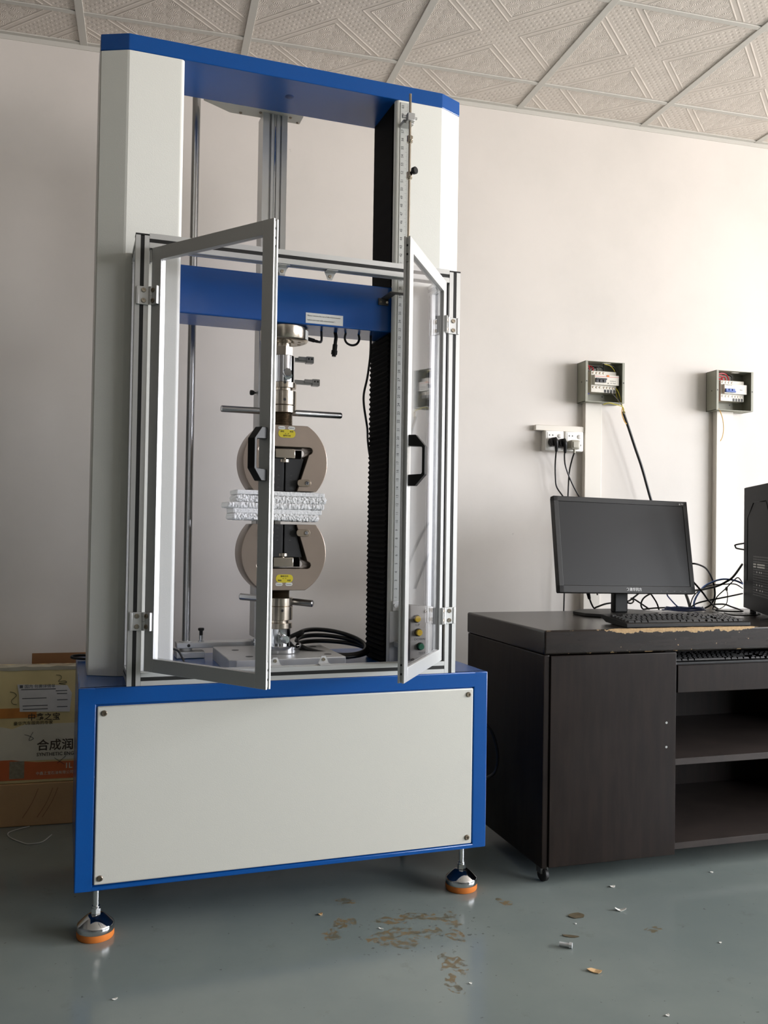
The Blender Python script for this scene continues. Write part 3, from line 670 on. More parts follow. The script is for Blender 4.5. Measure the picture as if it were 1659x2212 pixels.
# lower train
obj('ring_nut', G().cyl((AX, AV, .8185), (AX, AV, .843), .0405, seg=40, bev=.0012), M_STEEL, lo)
obj('lock_sleeve', G().cyl((AX, AV, .776), (AX, AV, .8178), .0405, seg=40, bev=.0015), M_STEEL, lo)
obj('tommy_hole', G().lathe([(.0042, 0), (.0042, .0006), (0, .0006)], (AX, AV-.0405, .806), (0, -1, 0), 14), M_SLOT, lo)
obj('lock_collar', G().cyl((AX, AV, .768), (AX, AV, .776), .030, seg=32).cyl((AX, AV, .751), (AX, AV, .768), .0395, seg=40, bev=.001), M_STEEL, lo)
obj('coupling_sleeve', G().cyl((AX, AV, .702), (AX, AV, .751), .0345, seg=40, bev=.001), M_CHROME, lo, 'chrome coupling sleeve')
obj('coupling_pin', G().cyl((AX+.006, AV-.030, .722), (AX+.008, AV-.060, .722), .0125, seg=24, bev=.001).tube([(AX-.012, AV-.04, .738), (AX-.004, AV-.052, .734), (AX+.008, AV-.055, .722)], .003), M_CHROME, lo)
obj('base_flange', G().lathe([(0, 0), (.067, 0), (.0685, .0015), (.0685, .010), (.0675, .0105), (.0675, .0115), (.0685, .012), (.0685, .021), (.067, .0225), (0, .0225)], (AX, AV, .6805), seg=48), M_CHROME, lo, 'chrome base flange')
obj('tommy_bar', G().lathe([(0, 0), (.008, 0), (.0108, .0025), (.0108, .236), (.008, .239), (0, .239)], Vector((-.093, .395, .838)), Vector((.200, -.128, -.014)).normalized(), 20), M_ROD, lo, 'round steel tightening bar')

# ------------------------------------------------------------------ foam strips between the grips
def foam(u0, u1, z0, z1, tilt, rough, seed, lab, vf):
    t = bmesh.new(); nu, nz, nv = 190, 6, 10; rnd = random.Random(seed)
    from mathutils import noise
    bmesh.ops.create_cube(t, size=1)
    for v in t.verts: v.co = Vector(((u0+u1)/2+v.co.x*(u1-u0), (vf+.335)/2+v.co.y*(.335-vf), (z0+z1)/2+v.co.z*(z1-z0)))
    bmesh.ops.bevel(t, geom=list(t.edges), offset=.0035 if rough < .001 else .006, segments=3, profile=.5, affect='EDGES')
    bmesh.ops.subdivide_edges(t, edges=[e for e in t.edges if abs(e.verts[0].co.x-e.verts[1].co.x) > .1], cuts=nu, use_grid_fill=True)
    bmesh.ops.subdivide_edges(t, edges=[e for e in t.edges if e.calc_length() > .004 and abs(e.verts[0].co.z-e.verts[1].co.z) > .006], cuts=9, use_grid_fill=True)
    for v in t.verts:
        n = noise.noise_vector(v.co*190+Vector((seed*7, 0, 0)))+.6*noise.noise_vector(v.co*380+Vector((seed*5, 0, 3)))
        v.co += Vector((n.x, n.y*1.6, n.z*.9))*rough
        n2 = noise.noise_vector(v.co*14+Vector((seed*3, 0, 0))); v.co += n2*.0012
        v.co.z += -math.tan(tilt)*(v.co.x-(u0+u1)/2)
    for f_ in t.faces: f_.smooth = True
    o = obj('foam_strip', G()._add(t), M_FOAM, None, smooth=80, loc=MO, rz=MY)
    return tag(o, lab, 'foam strip')
FZ = [1.161, 1.147, 1.1265, 1.1085, 1.0935, 1.075]
foam(-.140, .128, 1.1475, 1.161, .018, .0006, 1, 'smooth white foam strip, topmost of the stack between the round grips', .224)
foam(-.141, .133, 1.1265, 1.1465, .010, .0024, 2, 'crumbly white foam strip, second from the top between the round grips', .222)
foam(-.166, .127, 1.1085, 1.1262, .006, .0024, 3, 'crumbly white foam strip, longest one in the middle between the round grips', .219)
foam(-.150, .119, 1.0935, 1.1083, .010, .0006, 4, 'smooth white foam strip, second from the bottom between the round grips', .224)
foam(-.151, .110, 1.0735, 1.0933, .008, .0024, 5, 'crumbly white foam strip, lowest of the stack resting on the lower grip', .221)

# ------------------------------------------------------------------ extensometer behind the load train
ex = thing('extensometer', 'long travel extensometer with round steel rod and slotted aluminium mast behind the grips', 'extensometer', MO, MY)
obj('guide_rod', G().cyl((-.2415, .5, .66), (-.2415, .5, 2.45), .0128, seg=28), M_ROD, ex, 'round steel guide rod')
mw = (-.0315, .049); g = G()
outm = []
mu0, mu1, mv0, mv1 = mw[0], mw[1], .470, .545
outm = [(mu0, mv0), (mu0+.021, mv0), (mu0+.021, mv0+.009), (mu0+.028, mv0+.009), (mu0+.028, mv0), (mu0+.037, mv0), (mu0+.037, mv0+.011), (mu0+.0455, mv0+.011), (mu0+.0455, mv0), (mu0+.0565, mv0), (mu0+.0565, mv0+.009), (mu0+.0625, mv0+.009), (mu0+.0625, mv0), (mu1, mv0), (mu1, mv1), (mu0, mv1)]
obj('mast', g.prism(outm, .700, 2.40), M_ALU, ex, 'slotted aluminium mast', smooth=0)
obj('mast_rail', G().cyl((mu0+.0415, mv0+.004, .70), (mu0+.0415, mv0+.004, 2.40), .004, seg=12), M_CHROME, ex)
tpl = obj('top_plate', G().prism([(-.225, .46), (-.1324, .5124), (.099, .5124), (.098, .457), (.08, .36), (-.2, .36)], 2.40, 2.406), M_PANEL, ex, smooth=0)
for u, v in ((-.10, .500), (-.04, .475), (.09, .503), (.06, .475)):
    g = G(); disc_screw(g, (u, v, 2.40), (0, 0, -1), .005); obj('screw', g, M_DSTEEL, tpl)
ap = obj('swing_arm', G().box((-.274, .462, .6725), (-.03, .52, .690), .002).cyl((-.2415, .5, .668), (-.2415, .5, .692), .022, seg=28), M_ALU, ex)
obj('arm_hole', G().lathe([(.005, 0), (.005, .0006), (0, .0006)], (-.2375, .462, .681), (0, -1, 0), 16), M_SLOT, ap)
obj('foot_block', G().box((-.275, .455, Z1+.001), (-.188, .53, .6625), .002).cyl((-.2415, .5, .6625), (-.2415, .5, .6725), .02, seg=24), M_ALU, ex)
obj('pull_pin', G().lathe([(0, 0), (.009, 0), (.009, .004), (.006, .005), (.006, .020), (0, .020)], (-.1975, .482, .690), seg=20), M_CHROME, ex)
obj('pin_knob', G().lathe([(0, 0), (.0055, 0), (.0055, .013), (.0095, .016), (.0095, .022), (.008, .023), (0, .023)], (-.1975, .482, .7105), seg=20), M_BLACK, ex, 'black pull knob')
obj('pivot_post', G().cyl((-.028, .44, Z1+.001), (-.028, .44, .700), .013, seg=24).cyl((-.028, .44, .690), (-.028, .44, .6935), .0175, seg=28), M_CHROME, ex)
for z, tl, u1 in ((1.590, .006, .131), (1.519, .010, .152)):
    ca = obj('clip_arm', G().box((.03, .40, z-.006), (u1-.022, .415, z+.007), .0015).box((u1-.05, .394, z-.001), (u1-.012, .40, z+.010), .001), M_ALUD, ex, 'grey extensometer clip arm')
    ck = obj('clip_head', G().box((u1-.024, .392, z-.009), (u1, .416, z+.012), .0015), M_ALUD, ca)
    g = G()
    for q in (-.017, -.007): g.lathe([(.0028, 0), (.0028, .0006), (0, .0006)], (u1+q, .392, z+.004), (0, -1, 0), 12)
    obj('pin_hole', g, M_SLOT, ca)
obj('thumb_screw', G().cyl((-.0315, .505, 1.4915), (-.038, .505, 1.4915), .0025, seg=10).lathe([(0, 0), (.005, 0), (.0085, .006), (.0085, .013), (.006, .015), (0, .015)], (-.037, .505, 1.4915), (-1, 0, 0), 16), M_BLACK, ex, 'black thumb screw')

# ------------------------------------------------------------------ cables in the machine
def cable(name, pts, r, m, label, cat, loc=(0, 0, 0), rz=0., group=None, seg=8, cyc=False, extra=None):
    g = G().tube(pts, r, seg, cyclic=cyc)
    if extra: extra(g)
    return tag(obj(name, g, m, None, loc=loc, rz=rz), label, cat, group)
cable('sensor_cable', [(.107, .267, 1.625), (.117, .267, 1.6245), (.121, .268, 1.632), (.121, .272, 1.66)], .0038, M_CABLE, 'short black cable bent from the load cell up to the crosshead', 'cable', MO, MY)
sc_ = thing('connector_cable', 'black cable with round plug dangling under the blue crosshead', 'cable', MO, MY)
obj('cord', G().tube([(.166, .275, 1.66), (.168, .272, 1.645), (.166, .270, 1.63), (.1645, .27, 1.612)], .0058), M_CABLE, sc_)
obj('plug', G().cyl((.165, .27, 1.621), (.1635, .27, 1.603), .0075, seg=16).cyl((.1635, .27, 1.603), (.162, .27, 1.590), .0095, seg=18, bev=.001).cyl((.162, .27, 1.590), (.1615, .27, 1.584), .0065, seg=14), M_BLACK, sc_)
cable('loop_cable', [(.199, .27, 1.66), (.196, .27, 1.642), (.203, .27, 1.629), (.219, .27, 1.6235), (.235, .27, 1.629), (.243, .27, 1.644), (.240, .27, 1.66)], .0036, M_CABLE, 'small black cable loop hanging below the crosshead label', 'cable', MO, MY)
cable('hanging_cable', [(.2805, .27, 1.66), (.280, .27, 1.60), (.272, .27, 1.53), (.261, .27, 1.476), (.2615, .27, 1.44), (.270, .275, 1.40), (.284, .30, 1.37), (.306, .36, 1.34), (.330, .412, 1.30), (.350, .42, 1.22), (.360, .42, .95), (.362, .42, .66)], .0036, M_CABLE, 'thin black cable hanging from the crosshead beside the bellows', 'cable', MO, MY)
pts = []
for k in range(50):
    a = 2*math.pi*k/16+2.6; q_ = k/49
    pts.append((.186+(.118-.010*q_)*math.cos(a), .325+(.088-.012*q_)*math.sin(a), .661+.030*(1+math.sin(a))*(.25+.75*q_)+.010*q_-.012*math.cos(a)*q_))
pts += [(.085, .30, .735), (.062, .33, .72), (.055, .40, .70)]
cable('air_hose', pts, .0068, M_CABLE, 'coiled thick black cable lying on the base beside the lower grip', 'cable', MO, MY, seg=10)
cable('floor_wire', [(-.30, .33, .69), (-.285, .34, .683), (-.275, .34, .668), (-.268, .335, .653), (-.262, .31, .646), (-.255, .27, .6446)], .0032, M_CABLE, 'short black wire drooping onto the base behind the left column', 'cable', MO, MY)
cable('rear_cable', [(-.50, .47, .645), (-.55, .49, .647), (-.580, .5, .650), (-.575, .51, .654), (-.545, .5, .656), (-.50, .47, .652)], .0042, M_CABLE, 'black cable loop sticking out behind the left column foot', 'cable', MO, MY)

# ------------------------------------------------------------------ desk
DO = (1.1471, 2.443, 0); DY = .0412; DT, DH, DD, DL = .7594, .6865, .60, 1.45
desk = thing('computer_desk', 'dark brown wooden computer desk with chipped front edge and open shelves', 'desk', DO, DY)
obj('desktop', G().box((0, 0, DH), (DL, DD, DT), .006, seg=3), M_DTOP, desk, 'desktop with worn through front edge')
for s0, s1 in ((.0, .02), (DL-.02, DL)): obj('side_panel', G().box((s0, .004, .055), (s1, DD-.01, DH-.0005), .003), M_DESK, desk)
obj('divider', G().box((.4375, .03, .075), (.4555, DD-.03, DH-.0005), .001), M_DESK, desk)
dd = obj('cupboard_door', G().box((.0215, -.001, .0575), (.456, .016, DH-.003), .0015), M_DESK, desk, 'plain cupboard door')
for z in (.467, .392):
    g = G(); g.lathe([(.0035, 0), (.0035, .001), (.0022, .001), (.0020, .0), (0, 0)], (.4218, -.001, z), (0, -1, 0), 12); obj('screw', g, M_ALU, dd)
obj('back_panel', G().box((.02, DD-.03, .075), (DL-.02, DD-.018, DH-.0005)), M_DESK, desk)
for z, t0 in ((.352, .006), (.0905, .008)): obj('shelf', G().box((.456, t0, z-.021), (DL-.02, DD-.03, z), .0012), M_SHELF, desk)
obj('keyboard_tray', G().box((.4625, .0, .557), (DL-.03, .016, .6425), .0015).box((.4625, .016, .60), (DL-.03, .40, .612)), M_DESK, desk, 'sliding keyboard tray')
for s, t in ((.03, .05), (.03, DD-.07), (.44, .40), (.44, DD-.07), (DL-.05, .05), (DL-.05, DD-.07)):
    k = obj('caster', G().lathe([(0, -.008), (.018, -.008), (.021, -.005), (.021, .005), (.018, .008), (0, .008)], (s, t, .0212), (1, .25, 0), 20), M_BLACKR, desk)
    obj('caster_fork', G().box((s-.013, t-.008, .024), (s+.013, t+.022, .060), .002).cyl((s, t+.01, .055), (s, t+.01, .076), .011, seg=14), mat('grey_caster_metal', (92, 92, 90), .5, .5), k)

# keyboards
def keyboard(name, label, loc, rz, W=.445, Dk=.145, h0=.010, h1=.024, short=False):
    k = thing(name, label, 'keyboard', loc, rz)
    side = [(0, 0), (0, h0), (.006, h0+.003), (Dk-.012, h1+.0005), (Dk, h1), (Dk, h1-.009), (Dk-.03, .004), (.03, 0)]
    obj('keyboard_body', G().prism(side, 0, W, lambda a, b, hh: (hh, a, b), bev=.0012), M_KEYB, k, smooth=25)
    sl = (h1-h0-.003)/(Dk-.02)
    ang = math.atan(sl)
    cache = {}
    def key(x, y, kw, kd=.0155):
        if (kw, kd) not in cache:
            t = bmesh.new(); b, c = (kw/2, kd/2), (kw/2-.0022, kd/2-.0022)
            lo_ = [t.verts.new((sx*b[0], sy*b[1], 0)) for sx, sy in ((-1, -1), (1, -1), (1, 1), (-1, 1))]; hi_ = [t.verts.new((sx*c[0], sy*c[1]+.0006, .0058)) for sx, sy in ((-1, -1), (1, -1), (1, 1), (-1, 1))]
            t.faces.new(hi_)
            for i in range(4): t.faces.new((lo_[i], lo_[(i+1) % 4], hi_[(i+1) % 4], hi_[i]))
            bmesh.ops.recalc_face_normals(t, faces=t.faces); cache[(kw, kd)] = G()._add(t).done('key', M_KEY, 0)
        o = link('key', cache[(kw, kd)], k, (x, y, h0+.002+(y-.003)*sl)); o.rotation_euler = (ang, 0, 0)
    P = .0187; x0 = .013; y0 = .021
    rows = [[1.25, 1.25, 1.25, 6.25, 1.25, 1.25, 1.25, 1.25], [2.25]+[1]*10+[2.75], [1.75]+[1]*11+[2.25], [1.5]+[1]*12+[1.5], [1]*13+[2], [1, -1]+[1]*4+[-.5]+[1]*4+[-.5]+[1]*4]
    for r, row in enumerate(rows):
        y = y0+P*r+(.004 if r == 5 else 0); x = x0
        for u in row:
            if u > 0: key(x+u*P/2, y, round(u*P-.0022, 5))
            x += abs(u)*P
        nx = x0+15*P+.005
        for j in range(3):
            if r in (3, 4, 5) or r == 0 or (r == 1 and j == 1): key(nx+(j+.5)*P, y, round(P-.0022, 5))
        nx += 3*P+.005
        if r < 5:
            for j in range(4):
                if nx+(j+1)*P < W-.008: key(nx+(j+.5)*P, y, round(P-.0022, 5))
    return k
def dw(s, t, z): 
    c, s_ = math.cos(DY), math.sin(DY); return (DO[0]+s*c-t*s_, DO[1]+s*s_+t*c, z)
keyboard('keyboard', 'black keyboard on the desktop in front of the monitor', dw(.298, .030, DT+.0005), DY-.02, W=.452, Dk=.158, h1=.026)
keyboard('keyboard', 'black keyboard lying on the sliding tray under the desktop', dw(.466, .022, .6125), DY, h0=.035, h1=.046)

# monitor
MONP = Vector((1.6074, 2.7535, .8466)); MYAW, MTILT, MROLL = .0594, .1863, .0166
mon = thing('computer_monitor', 'black flat computer monitor with dark screen standing on the desk', 'monitor', dw(.505, .44, DT), .045)
RM = Matrix.Translation(MONP) @ Matrix.Rotation(MYAW, 4, 'Z') @ Matrix.Rotation(-MTILT, 4, 'X') @ Matrix.Rotation(MROLL, 4, 'Y')
inv = (Matrix.Translation(mon.location) @ Matrix.Rotation(.045, 4, 'Z')).inverted() @ RM
MW, MH = .54, .333
def mg(g):
    bmesh.ops.transform(g.bm, matrix=inv, verts=g.bm.verts); return g
g = G(); bz = .0185; bb = .026
for lo_, hi_ in (((-MW/2, 0, 0), (-MW/2+bz, .022, MH)), ((MW/2-bz, 0, 0), (MW/2, .022, MH)), ((-MW/2, 0, MH-bz), (MW/2, .022, MH)), ((-MW/2, 0, 0), (MW/2, .022, bb))): g.box(lo_, hi_, .0018)
g.box((-MW/2+.002, .012, .002), (MW/2-.002, .030, MH-.002), .004); g.box((-.17, .028, .05), (.17, .050, MH-.06), .008)
obj('bezel', mg(g), M_MON, mon)
obj('screen', mg(G().box((-MW/2+bz-.001, .0022, bb-.001), (MW/2-bz+.001, .012, MH-bz+.001))), M_SCREEN, mon, 'dark matt screen')
g = G(); g.mesh(text_me('清华同方', .0125, 'LEFT', .0001), T(.001, -.0004, .0125) @ FRONT)
lg = G(); lg.tube([(-.011, -.0003, .016), (-.004, -.0003, .0175), (-.003, -.0003, .011), (-.009, -.0003, .0085)], lambda t: .0004+.0014*math.sin(math.pi*t), 6)
obj('maker_lettering', mg(g), M_INKS, mon, smooth=0); obj('maker_emblem', mg(lg), M_INKS, mon)
g = G(); g.mesh(text_me('e', .011, 'CENTER', .0002), T(MW/2-.032, -.0004, MH-.010) @ FRONT); g.mesh(text_me('PRO', .0055, 'LEFT', .0001), T(MW/2-.026, -.0004, MH-.010) @ FRONT)
obj('corner_badge', mg(g), M_INKS, mon, smooth=0)
g = G()
for k, x in enumerate((.128, .150, .180, .205, .225)): g.box((x, -.0003, .007), (x+(.0025 if k == 0 else .006), 0, .0095))
obj('button_marks', mg(g), M_INKG, mon, smooth=0)
g = G(); g.box((-.026, .050-.005, .0), (.030, .078, .20), .006)
nb = mon.location
g = G().box((-.030, -.050, .010), (.026, -.022, .20), .006); obj('neck', g, M_BLACK, mon)
g = G().prism([(-.15, -.055), (-.115, -.10), (.10, -.10), (.145, -.055), (.145, .03), (.09, .10), (-.09, .10), (-.15, .03)], .0005, .012, bev=.002); obj('stand_base', g, M_MON, mon)
obj('socket_arm', G().box((-.026, -.055, .12), (.022, -.02, .20), .004), M_BLACK, mon)

# PC tower: the visible side panel runs from the rear edge toward the viewer
e_ = Vector((-.446, -.895)).normalized()
tl = dw(1.113, .504, DT)
tw = thing('computer_tower', 'black computer tower with perforated side panel at the right edge of the desk', 'computer', tl, DY+math.atan2(e_.y, e_.x))
# local x = toward the front along the panel, local y = to the body's other side is +y (left turn of x) -> body lies toward +y
TW, TL_, TH0, TH1 = .19, .42, .0125, .478
g = G().box((0, .004, TH0), (TL_, TW, TH1), .003); obj('tower_case', g, M_TOWER, tw)
sp = obj('side_panel', G().box((.002, .0005, TH0+.002), (TL_-.003, .005, TH1-.002), .0015), M_TOWER, tw)
hexp = [(.062, .36), (.155, .415), (.33, .415), (.385, .36), (.385, .28), (.062, .28)]
g = G()
for a, b in zip(hexp[:4], hexp[1:4]):
    g.tube([(a[0], 0.0005, a[1]), (b[0], 0.0005, b[1])], .0022, 6, smooth=0)
g.tube([(.062, .0005, .36), (.062, .0005, .12)], .0018, 6, smooth=0)
obj('panel_ridge', g, M_TOWER, sp)
g = G(); pe = []; gw = G()
for i in range(30):
    for j in range(16):
        x, z = .158+i*.0082, .075+j*.0093
        white = (j in (11, 12) and (i < 5 or 6 < i < 20)) or (j == 9 and i in (6, 11, 14)) or (j in (4,) and i in (6, 11, 15)) or (j == 2 and i in (6, 12, 16))
        (gw if white else g).lathe([(.0031, 0), (.0031, .0004), (0, .0004)], (x, .0005, z), (0, -1, 0), 8)
o = obj('vent_holes', g, M_SLOT, sp, smooth=0); o['kind'] = 'stuff'
o = obj('lit_vent_holes', gw, mat('vent_light_white', (232, 230, 225), .5), sp, 'vent holes painted pale as light coming through', smooth=0); o['kind'] = 'stuff'  # pale discs stand in for light seen through the perforation
obj('front_bezel', G().box((TL_, 0.002, TH0), (TL_+.03, TW, TH1), .006), M_BLACK, tw)
for z in (.345, .06, .43):
    obj('thumb_screw', G().cyl((-.009, .012, z), (0, .012, z), .005, seg=14), M_BLACK, tw)
for x, y in ((.03, .03), (.03, TW-.03), (TL_-.03, .03), (TL_-.03, TW-.03)): obj('foot', G().cyl((x, y, .0005), (x, y, TH0+.001), .012, seg=16), M_BLACKR, tw)

# ------------------------------------------------------------------ cables on the desk
DESK = {
 'c1': [(0.75, 0.36, 0.945), (0.779, 0.36, 0.947), (0.834, 0.4, 0.941), (0.891, 0.44, 0.928), (0.939, 0.48, 0.907), (0.975, 0.507, 0.876), (0.995, 0.521, 0.841), (1.006, 0.536, 0.81), (1.0, 0.55, 0.781), (.98, .56, .766)],
 'c2': [(0.80, 0.40, 0.846), (0.846, 0.433, 0.845), (0.909, 0.467, 0.847), (0.99, 0.5, 0.856), (1.03, 0.5, 0.872), (1.063, 0.5, 0.892), (1.113, 0.51, 0.94)],
 'c3': [(0.803, 0.39, 0.878), (0.855, 0.41, 0.841), (0.899, 0.44, 0.814), (0.942, 0.47, 0.792), (0.98, 0.5, 0.777), (1.01, .52, .767)],
 'c4': [(1.115, 0.51, 0.866), (1.088, 0.5, 0.887), (1.07, 0.5, 0.881), (1.03, 0.5, 0.847), (0.99, 0.5, 0.815), (0.978, 0.5, 0.789), (.97, .5, .767)],
 'c5': [(1.115, 0.51, 0.826), (1.038, 0.5, 0.815), (0.98, 0.5, 0.806), (0.93, 0.5, 0.798), (0.893, 0.5, 0.788), (.86, .5, .767)],
 'c6': [(1.115, 0.51, 0.846), (1.075, 0.505, 0.863), (1.028, 0.51, 0.862), (0.991, 0.515, 0.86), (0.949, 0.52, 0.85), (.91, .53, .82), (.9, .54, .78), (.92, .56, .766)],
 'blue': [(0.90, 0.49, 0.767), (0.887, 0.5, 0.78), (0.891, 0.5, 0.805), (0.91, 0.5, 0.834), (0.934, 0.5, 0.856), (0.969, 0.5, 0.872), (1.004, 0.5, 0.881), (1.037, 0.5, 0.882), (1.076, 0.5, 0.876), (1.115, 0.51, 0.864)],
 'usb': [(1.033, 0.5, 0.84), (1.038, 0.5, 0.821), (1.032, 0.5, 0.787), (1.0, 0.5, 0.768), (.97, .5, .7665)],
 'bun': [(1.0, 0.55, 0.781), (1.04, 0.525, 0.784), (1.056, 0.5, 0.776), (1.069, 0.465, 0.767), (1.04, .42, .7655), (.99, .43, .7655), (.96, .47, .7655)],
 'loop': [(1.135, 0.485, 0.993), (1.106, 0.53, 1.0), (1.097, 0.53, 1.007), (1.1, 0.53, 1.015), (1.135, 0.485, 1.026)],
 'd1': [(0.407, 0.46, 0.85), (0.417, 0.46, 0.813), (0.433, 0.46, 0.783), (0.446, 0.46, 0.785), (0.482, 0.465, 0.795), (0.518, 0.468, 0.799), (0.577, 0.47, 0.803), (0.602, 0.47, 0.816), (0.624, 0.47, 0.831), (0.64, 0.46, 0.85)],
 'd3': [(0.577, 0.475, 0.8), (0.602, 0.483, 0.795), (0.622, 0.497, 0.803), (0.62, 0.51, 0.811), (0.641, 0.523, 0.807), (0.683, 0.537, 0.787), (0.724, 0.55, 0.7665)],
 'd4': [(0.69, 0.53, 0.766), (0.672, 0.52, 0.775), (0.669, 0.52, 0.791), (0.68, 0.52, 0.811), (0.703, 0.515, 0.826), (0.715, 0.52, 0.821), (0.736, 0.52, 0.793), (0.75, 0.525, 0.7665)],
 'd5': [(0.755, 0.47, 0.85), (0.768, 0.5, 0.825), (0.786, 0.5, 0.804), (0.813, 0.5, 0.78), (.84, .5, .766)],
 'd6': [(0.697, 0.55, 0.766), (0.747, 0.55, 0.770), (0.806, 0.55, 0.771), (0.884, 0.55, 0.770), (.96, .55, .766)],
 'f1': [(1.06, .36, .7655), (1.02, .30, .7655), (.95, .27, .7655), (.90, .30, .7655), (.93, .38, .7655)],
 'f2': [(1.10, .30, .7655), (1.02, .22, .7655), (.95, .16, .7655), (.88, .13, .7655)],
}
def dl(n): return DESK[n]
CL = [('c1', .0035, M_CABLE, 'black cable arching from the monitor right edge down to the desk'), ('c2', .0042, M_CABLE, 'thick black cable sloping up to the back of the computer tower'),
      ('c3', .0035, M_CABLE, 'black cable running diagonally down from behind the monitor corner'), ('c4', .0022, M_CABLE, 'thin black cable humped above the blue one beside the tower'),
      ('c5', .003, M_CABLE, 'black cable running nearly level into the tower low down'), ('c6', .0022, M_CABLE, 'thin black cable bowed behind the blue network cable'),
      ('blue', .0035, M_BLUEC, 'light blue network cable arched between desk and tower'), ('bun', .003, M_CABLE, 'black cable coiled on the desk just left of the tower'),
      ('loop', .003, M_CABLE, 'small black cable loop at the back edge of the tower, halfway up'), ('d1', .0032, M_CABLE, 'black power cable below the monitor, passing behind its neck'),
      ('d3', .003, M_CABLE, 'black cable kinked right of the monitor neck'), ('d4', .003, M_CABLE, 'black cable arch under the lower edge of the monitor'),
      ('d5', .0025, M_BLUEC, 'blue cable dropping from under the monitor to the desk'), ('d6', .003, M_CABLE, 'black cable lying along the back of the desk'),
      ('f1', .0025, M_CABLE, 'thin black cable curled flat on the desk behind the keyboard'), ('f2', .0025, M_CABLE, 'thin black cable lying flat from tower toward the keyboard')]
for n, r, m, lab in CL: cable('desk_cable', dl(n), r, m, lab, 'cable', DO, DY)
uc = thing('usb_cable', 'short thin cable with upright grey plug standing beside the tower', 'cable', DO, DY)
obj('cord', G().tube(dl('usb'), .0016), M_CABLE, uc); obj('plug', G().box((1.0295, .497, .838), (1.0365, .503, .853), .001), M_GW, uc)
obj_ = cable('network_cable', [(.76+.0, .52, .766)] + [(.845+(.085-.006*(k//10))*math.cos(2*math.pi*k/10+2.8), .50+(.050-.003*(k//10))*math.sin(2*math.pi*k/10+2.8), .7665+.0045*(k//10)+.003*math.sin(k*1.3)**2) for k in range(26)], .0026, mat('dark_blue_network_cable', (48, 66, 120), .45), 'dark blue network cable coiled on the desk behind the keyboard', 'cable', DO, DY)
pc = thing('power_plug', 'black plug hanging below the left part of the monitor', 'plug', DO, DY)
obj('plug', G().cyl((.404, .455, .85), (.4155, .46, .815), .008, .0055, seg=12), M_BLACK, pc)

# ------------------------------------------------------------------ wall boxes, sockets
def breaker_box(name, label, x0, x1, z0, z1, dep, rocker, red):
    t = thing(name, label, 'breaker box', (x0, YB, z0)); W, Hh = x1-x0, z1-z0; th = .0022
    g = G(); g.box((0, -.003, 0), (W, -.0005, Hh)); g.box((0, -dep, 0), (th, 0, Hh)); g.box((W-th, -dep, 0), (W, 0, Hh)); g.box((0, -dep, 0), (W, 0, th))
    # top with a knock-out slot
    g.box((0, -dep, Hh-th), (W, -dep*.72, Hh)); g.box((0, -dep*.5, Hh-th), (W, 0, Hh)); g.box((0, -dep*.72, Hh-th), (W*.52, -dep*.5, Hh)); g.box((W*.74, -dep*.72, Hh-th), (W, -dep*.5, Hh))
    for a, b in ((0, .011), (W-.011, W)): g.box((a, -dep-.0004, 0), (b, -dep+.0018, Hh))
    c = obj('box_case', g, M_BOXG, t, smooth=0)
    g = G()
    for x in (.0055, W-.0055): g.lathe([(.003, 0), (.003, .0006), (0, .0006)], (x, -dep-.0004, Hh*.5), (0, -1, 0), 12)
    g.lathe([(.003, 0), (.003, .0006), (0, .0006)], (0, -dep*.55, Hh*.5), (-1, 0, 0), 12)
    for z in (.2, .8): g.lathe([(.003, 0), (.003, .0006), (0, .0006)], (W*.64, -.003, Hh*z), (0, -1, 0), 12)
    obj('screw_holes', g, M_SLOT, c)
    bx0, bw, bz = .040, .122, .046
    br = obj('breaker', G().box((bx0, -.052, bz), (bx0+bw, -.004, bz+.094), .0015).box((bx0+.010, -.0655, bz+.032), (bx0+bw+.006, -.045, bz+.076), .0015), M_BREAK, t, smooth=30)
    g = G()
    for k in range(4):
        disc_screw(g, (bx0+.010+.0165*k, -.052, bz+.085), (0, -1, 0), .0048, .0012)
    for x in (.010, .0265, .043, .063, .078, .0925, .107): disc_screw(g, (bx0+x, -.052, bz+.022), (0, -1, 0), .0045, .0012)
    obj('terminal_screw', g, M_DSTEEL, br)['kind'] = 'stuff'
    g = G()
    for k in range(4): g.box((bx0+.063+.0145*k, -.0526, bz+.001), (bx0+.073+.0145*k, -.0518, bz+.014))
    obj('terminal_slot', g, M_SLOT, br, smooth=0)['kind'] = 'stuff'
    rk = G()
    for k in range(3): rk.box((bx0+.014+.0175*k, -.072, bz+.042), (bx0+.0275+.0175*k, -.065, bz+.055), .001)
    rk.box((bx0+.012, -.075, bz+(.053 if red else .038)), (bx0+.066, -.066, bz+(.0605 if red else .0455)), .002)
    obj('rocker', rk, mat(rocker[0], rocker[1], .4), br, rocker[0].replace('_', ' '))
    if red:
        obj('stripe', G().box((bx0+.012, -.0659, bz+.0675), (bx0+bw+.004, -.0655, bz+.0690)), M_RED, br, 'red stripe')
        obj('test_button', G().box((bx0+.068, -.067, bz+.068), (bx0+.080, -.0655, bz+.0755), .0005), M_ORANGE, br, 'orange test button')
        g = G().lathe([(.0025, 0), (.0025, .0006), (0, .0006)], (bx0+.075, -.0655, bz+.040), (0, -1, 0), 12); obj('led', g, M_SLOT, br)
        g = G().mesh(text_me('DZ47LE-63', .006), T(bx0+.084, -.0657, bz+.05) @ FRONT).mesh(text_me('C32  30mA', .006), T(bx0+.084, -.0657, bz+.041) @ FRONT)
    else:
        g = G().mesh(text_me('DZ47LE-63  C63', .005), T(bx0+.014, -.0657, bz+.0715) @ FRONT).mesh(text_me('30mA', .006), T(bx0+.09, -.0657, bz+.052) @ FRONT)
    obj('breaker_lettering', g, M_INKG, br, smooth=0)
    return t, W, Hh
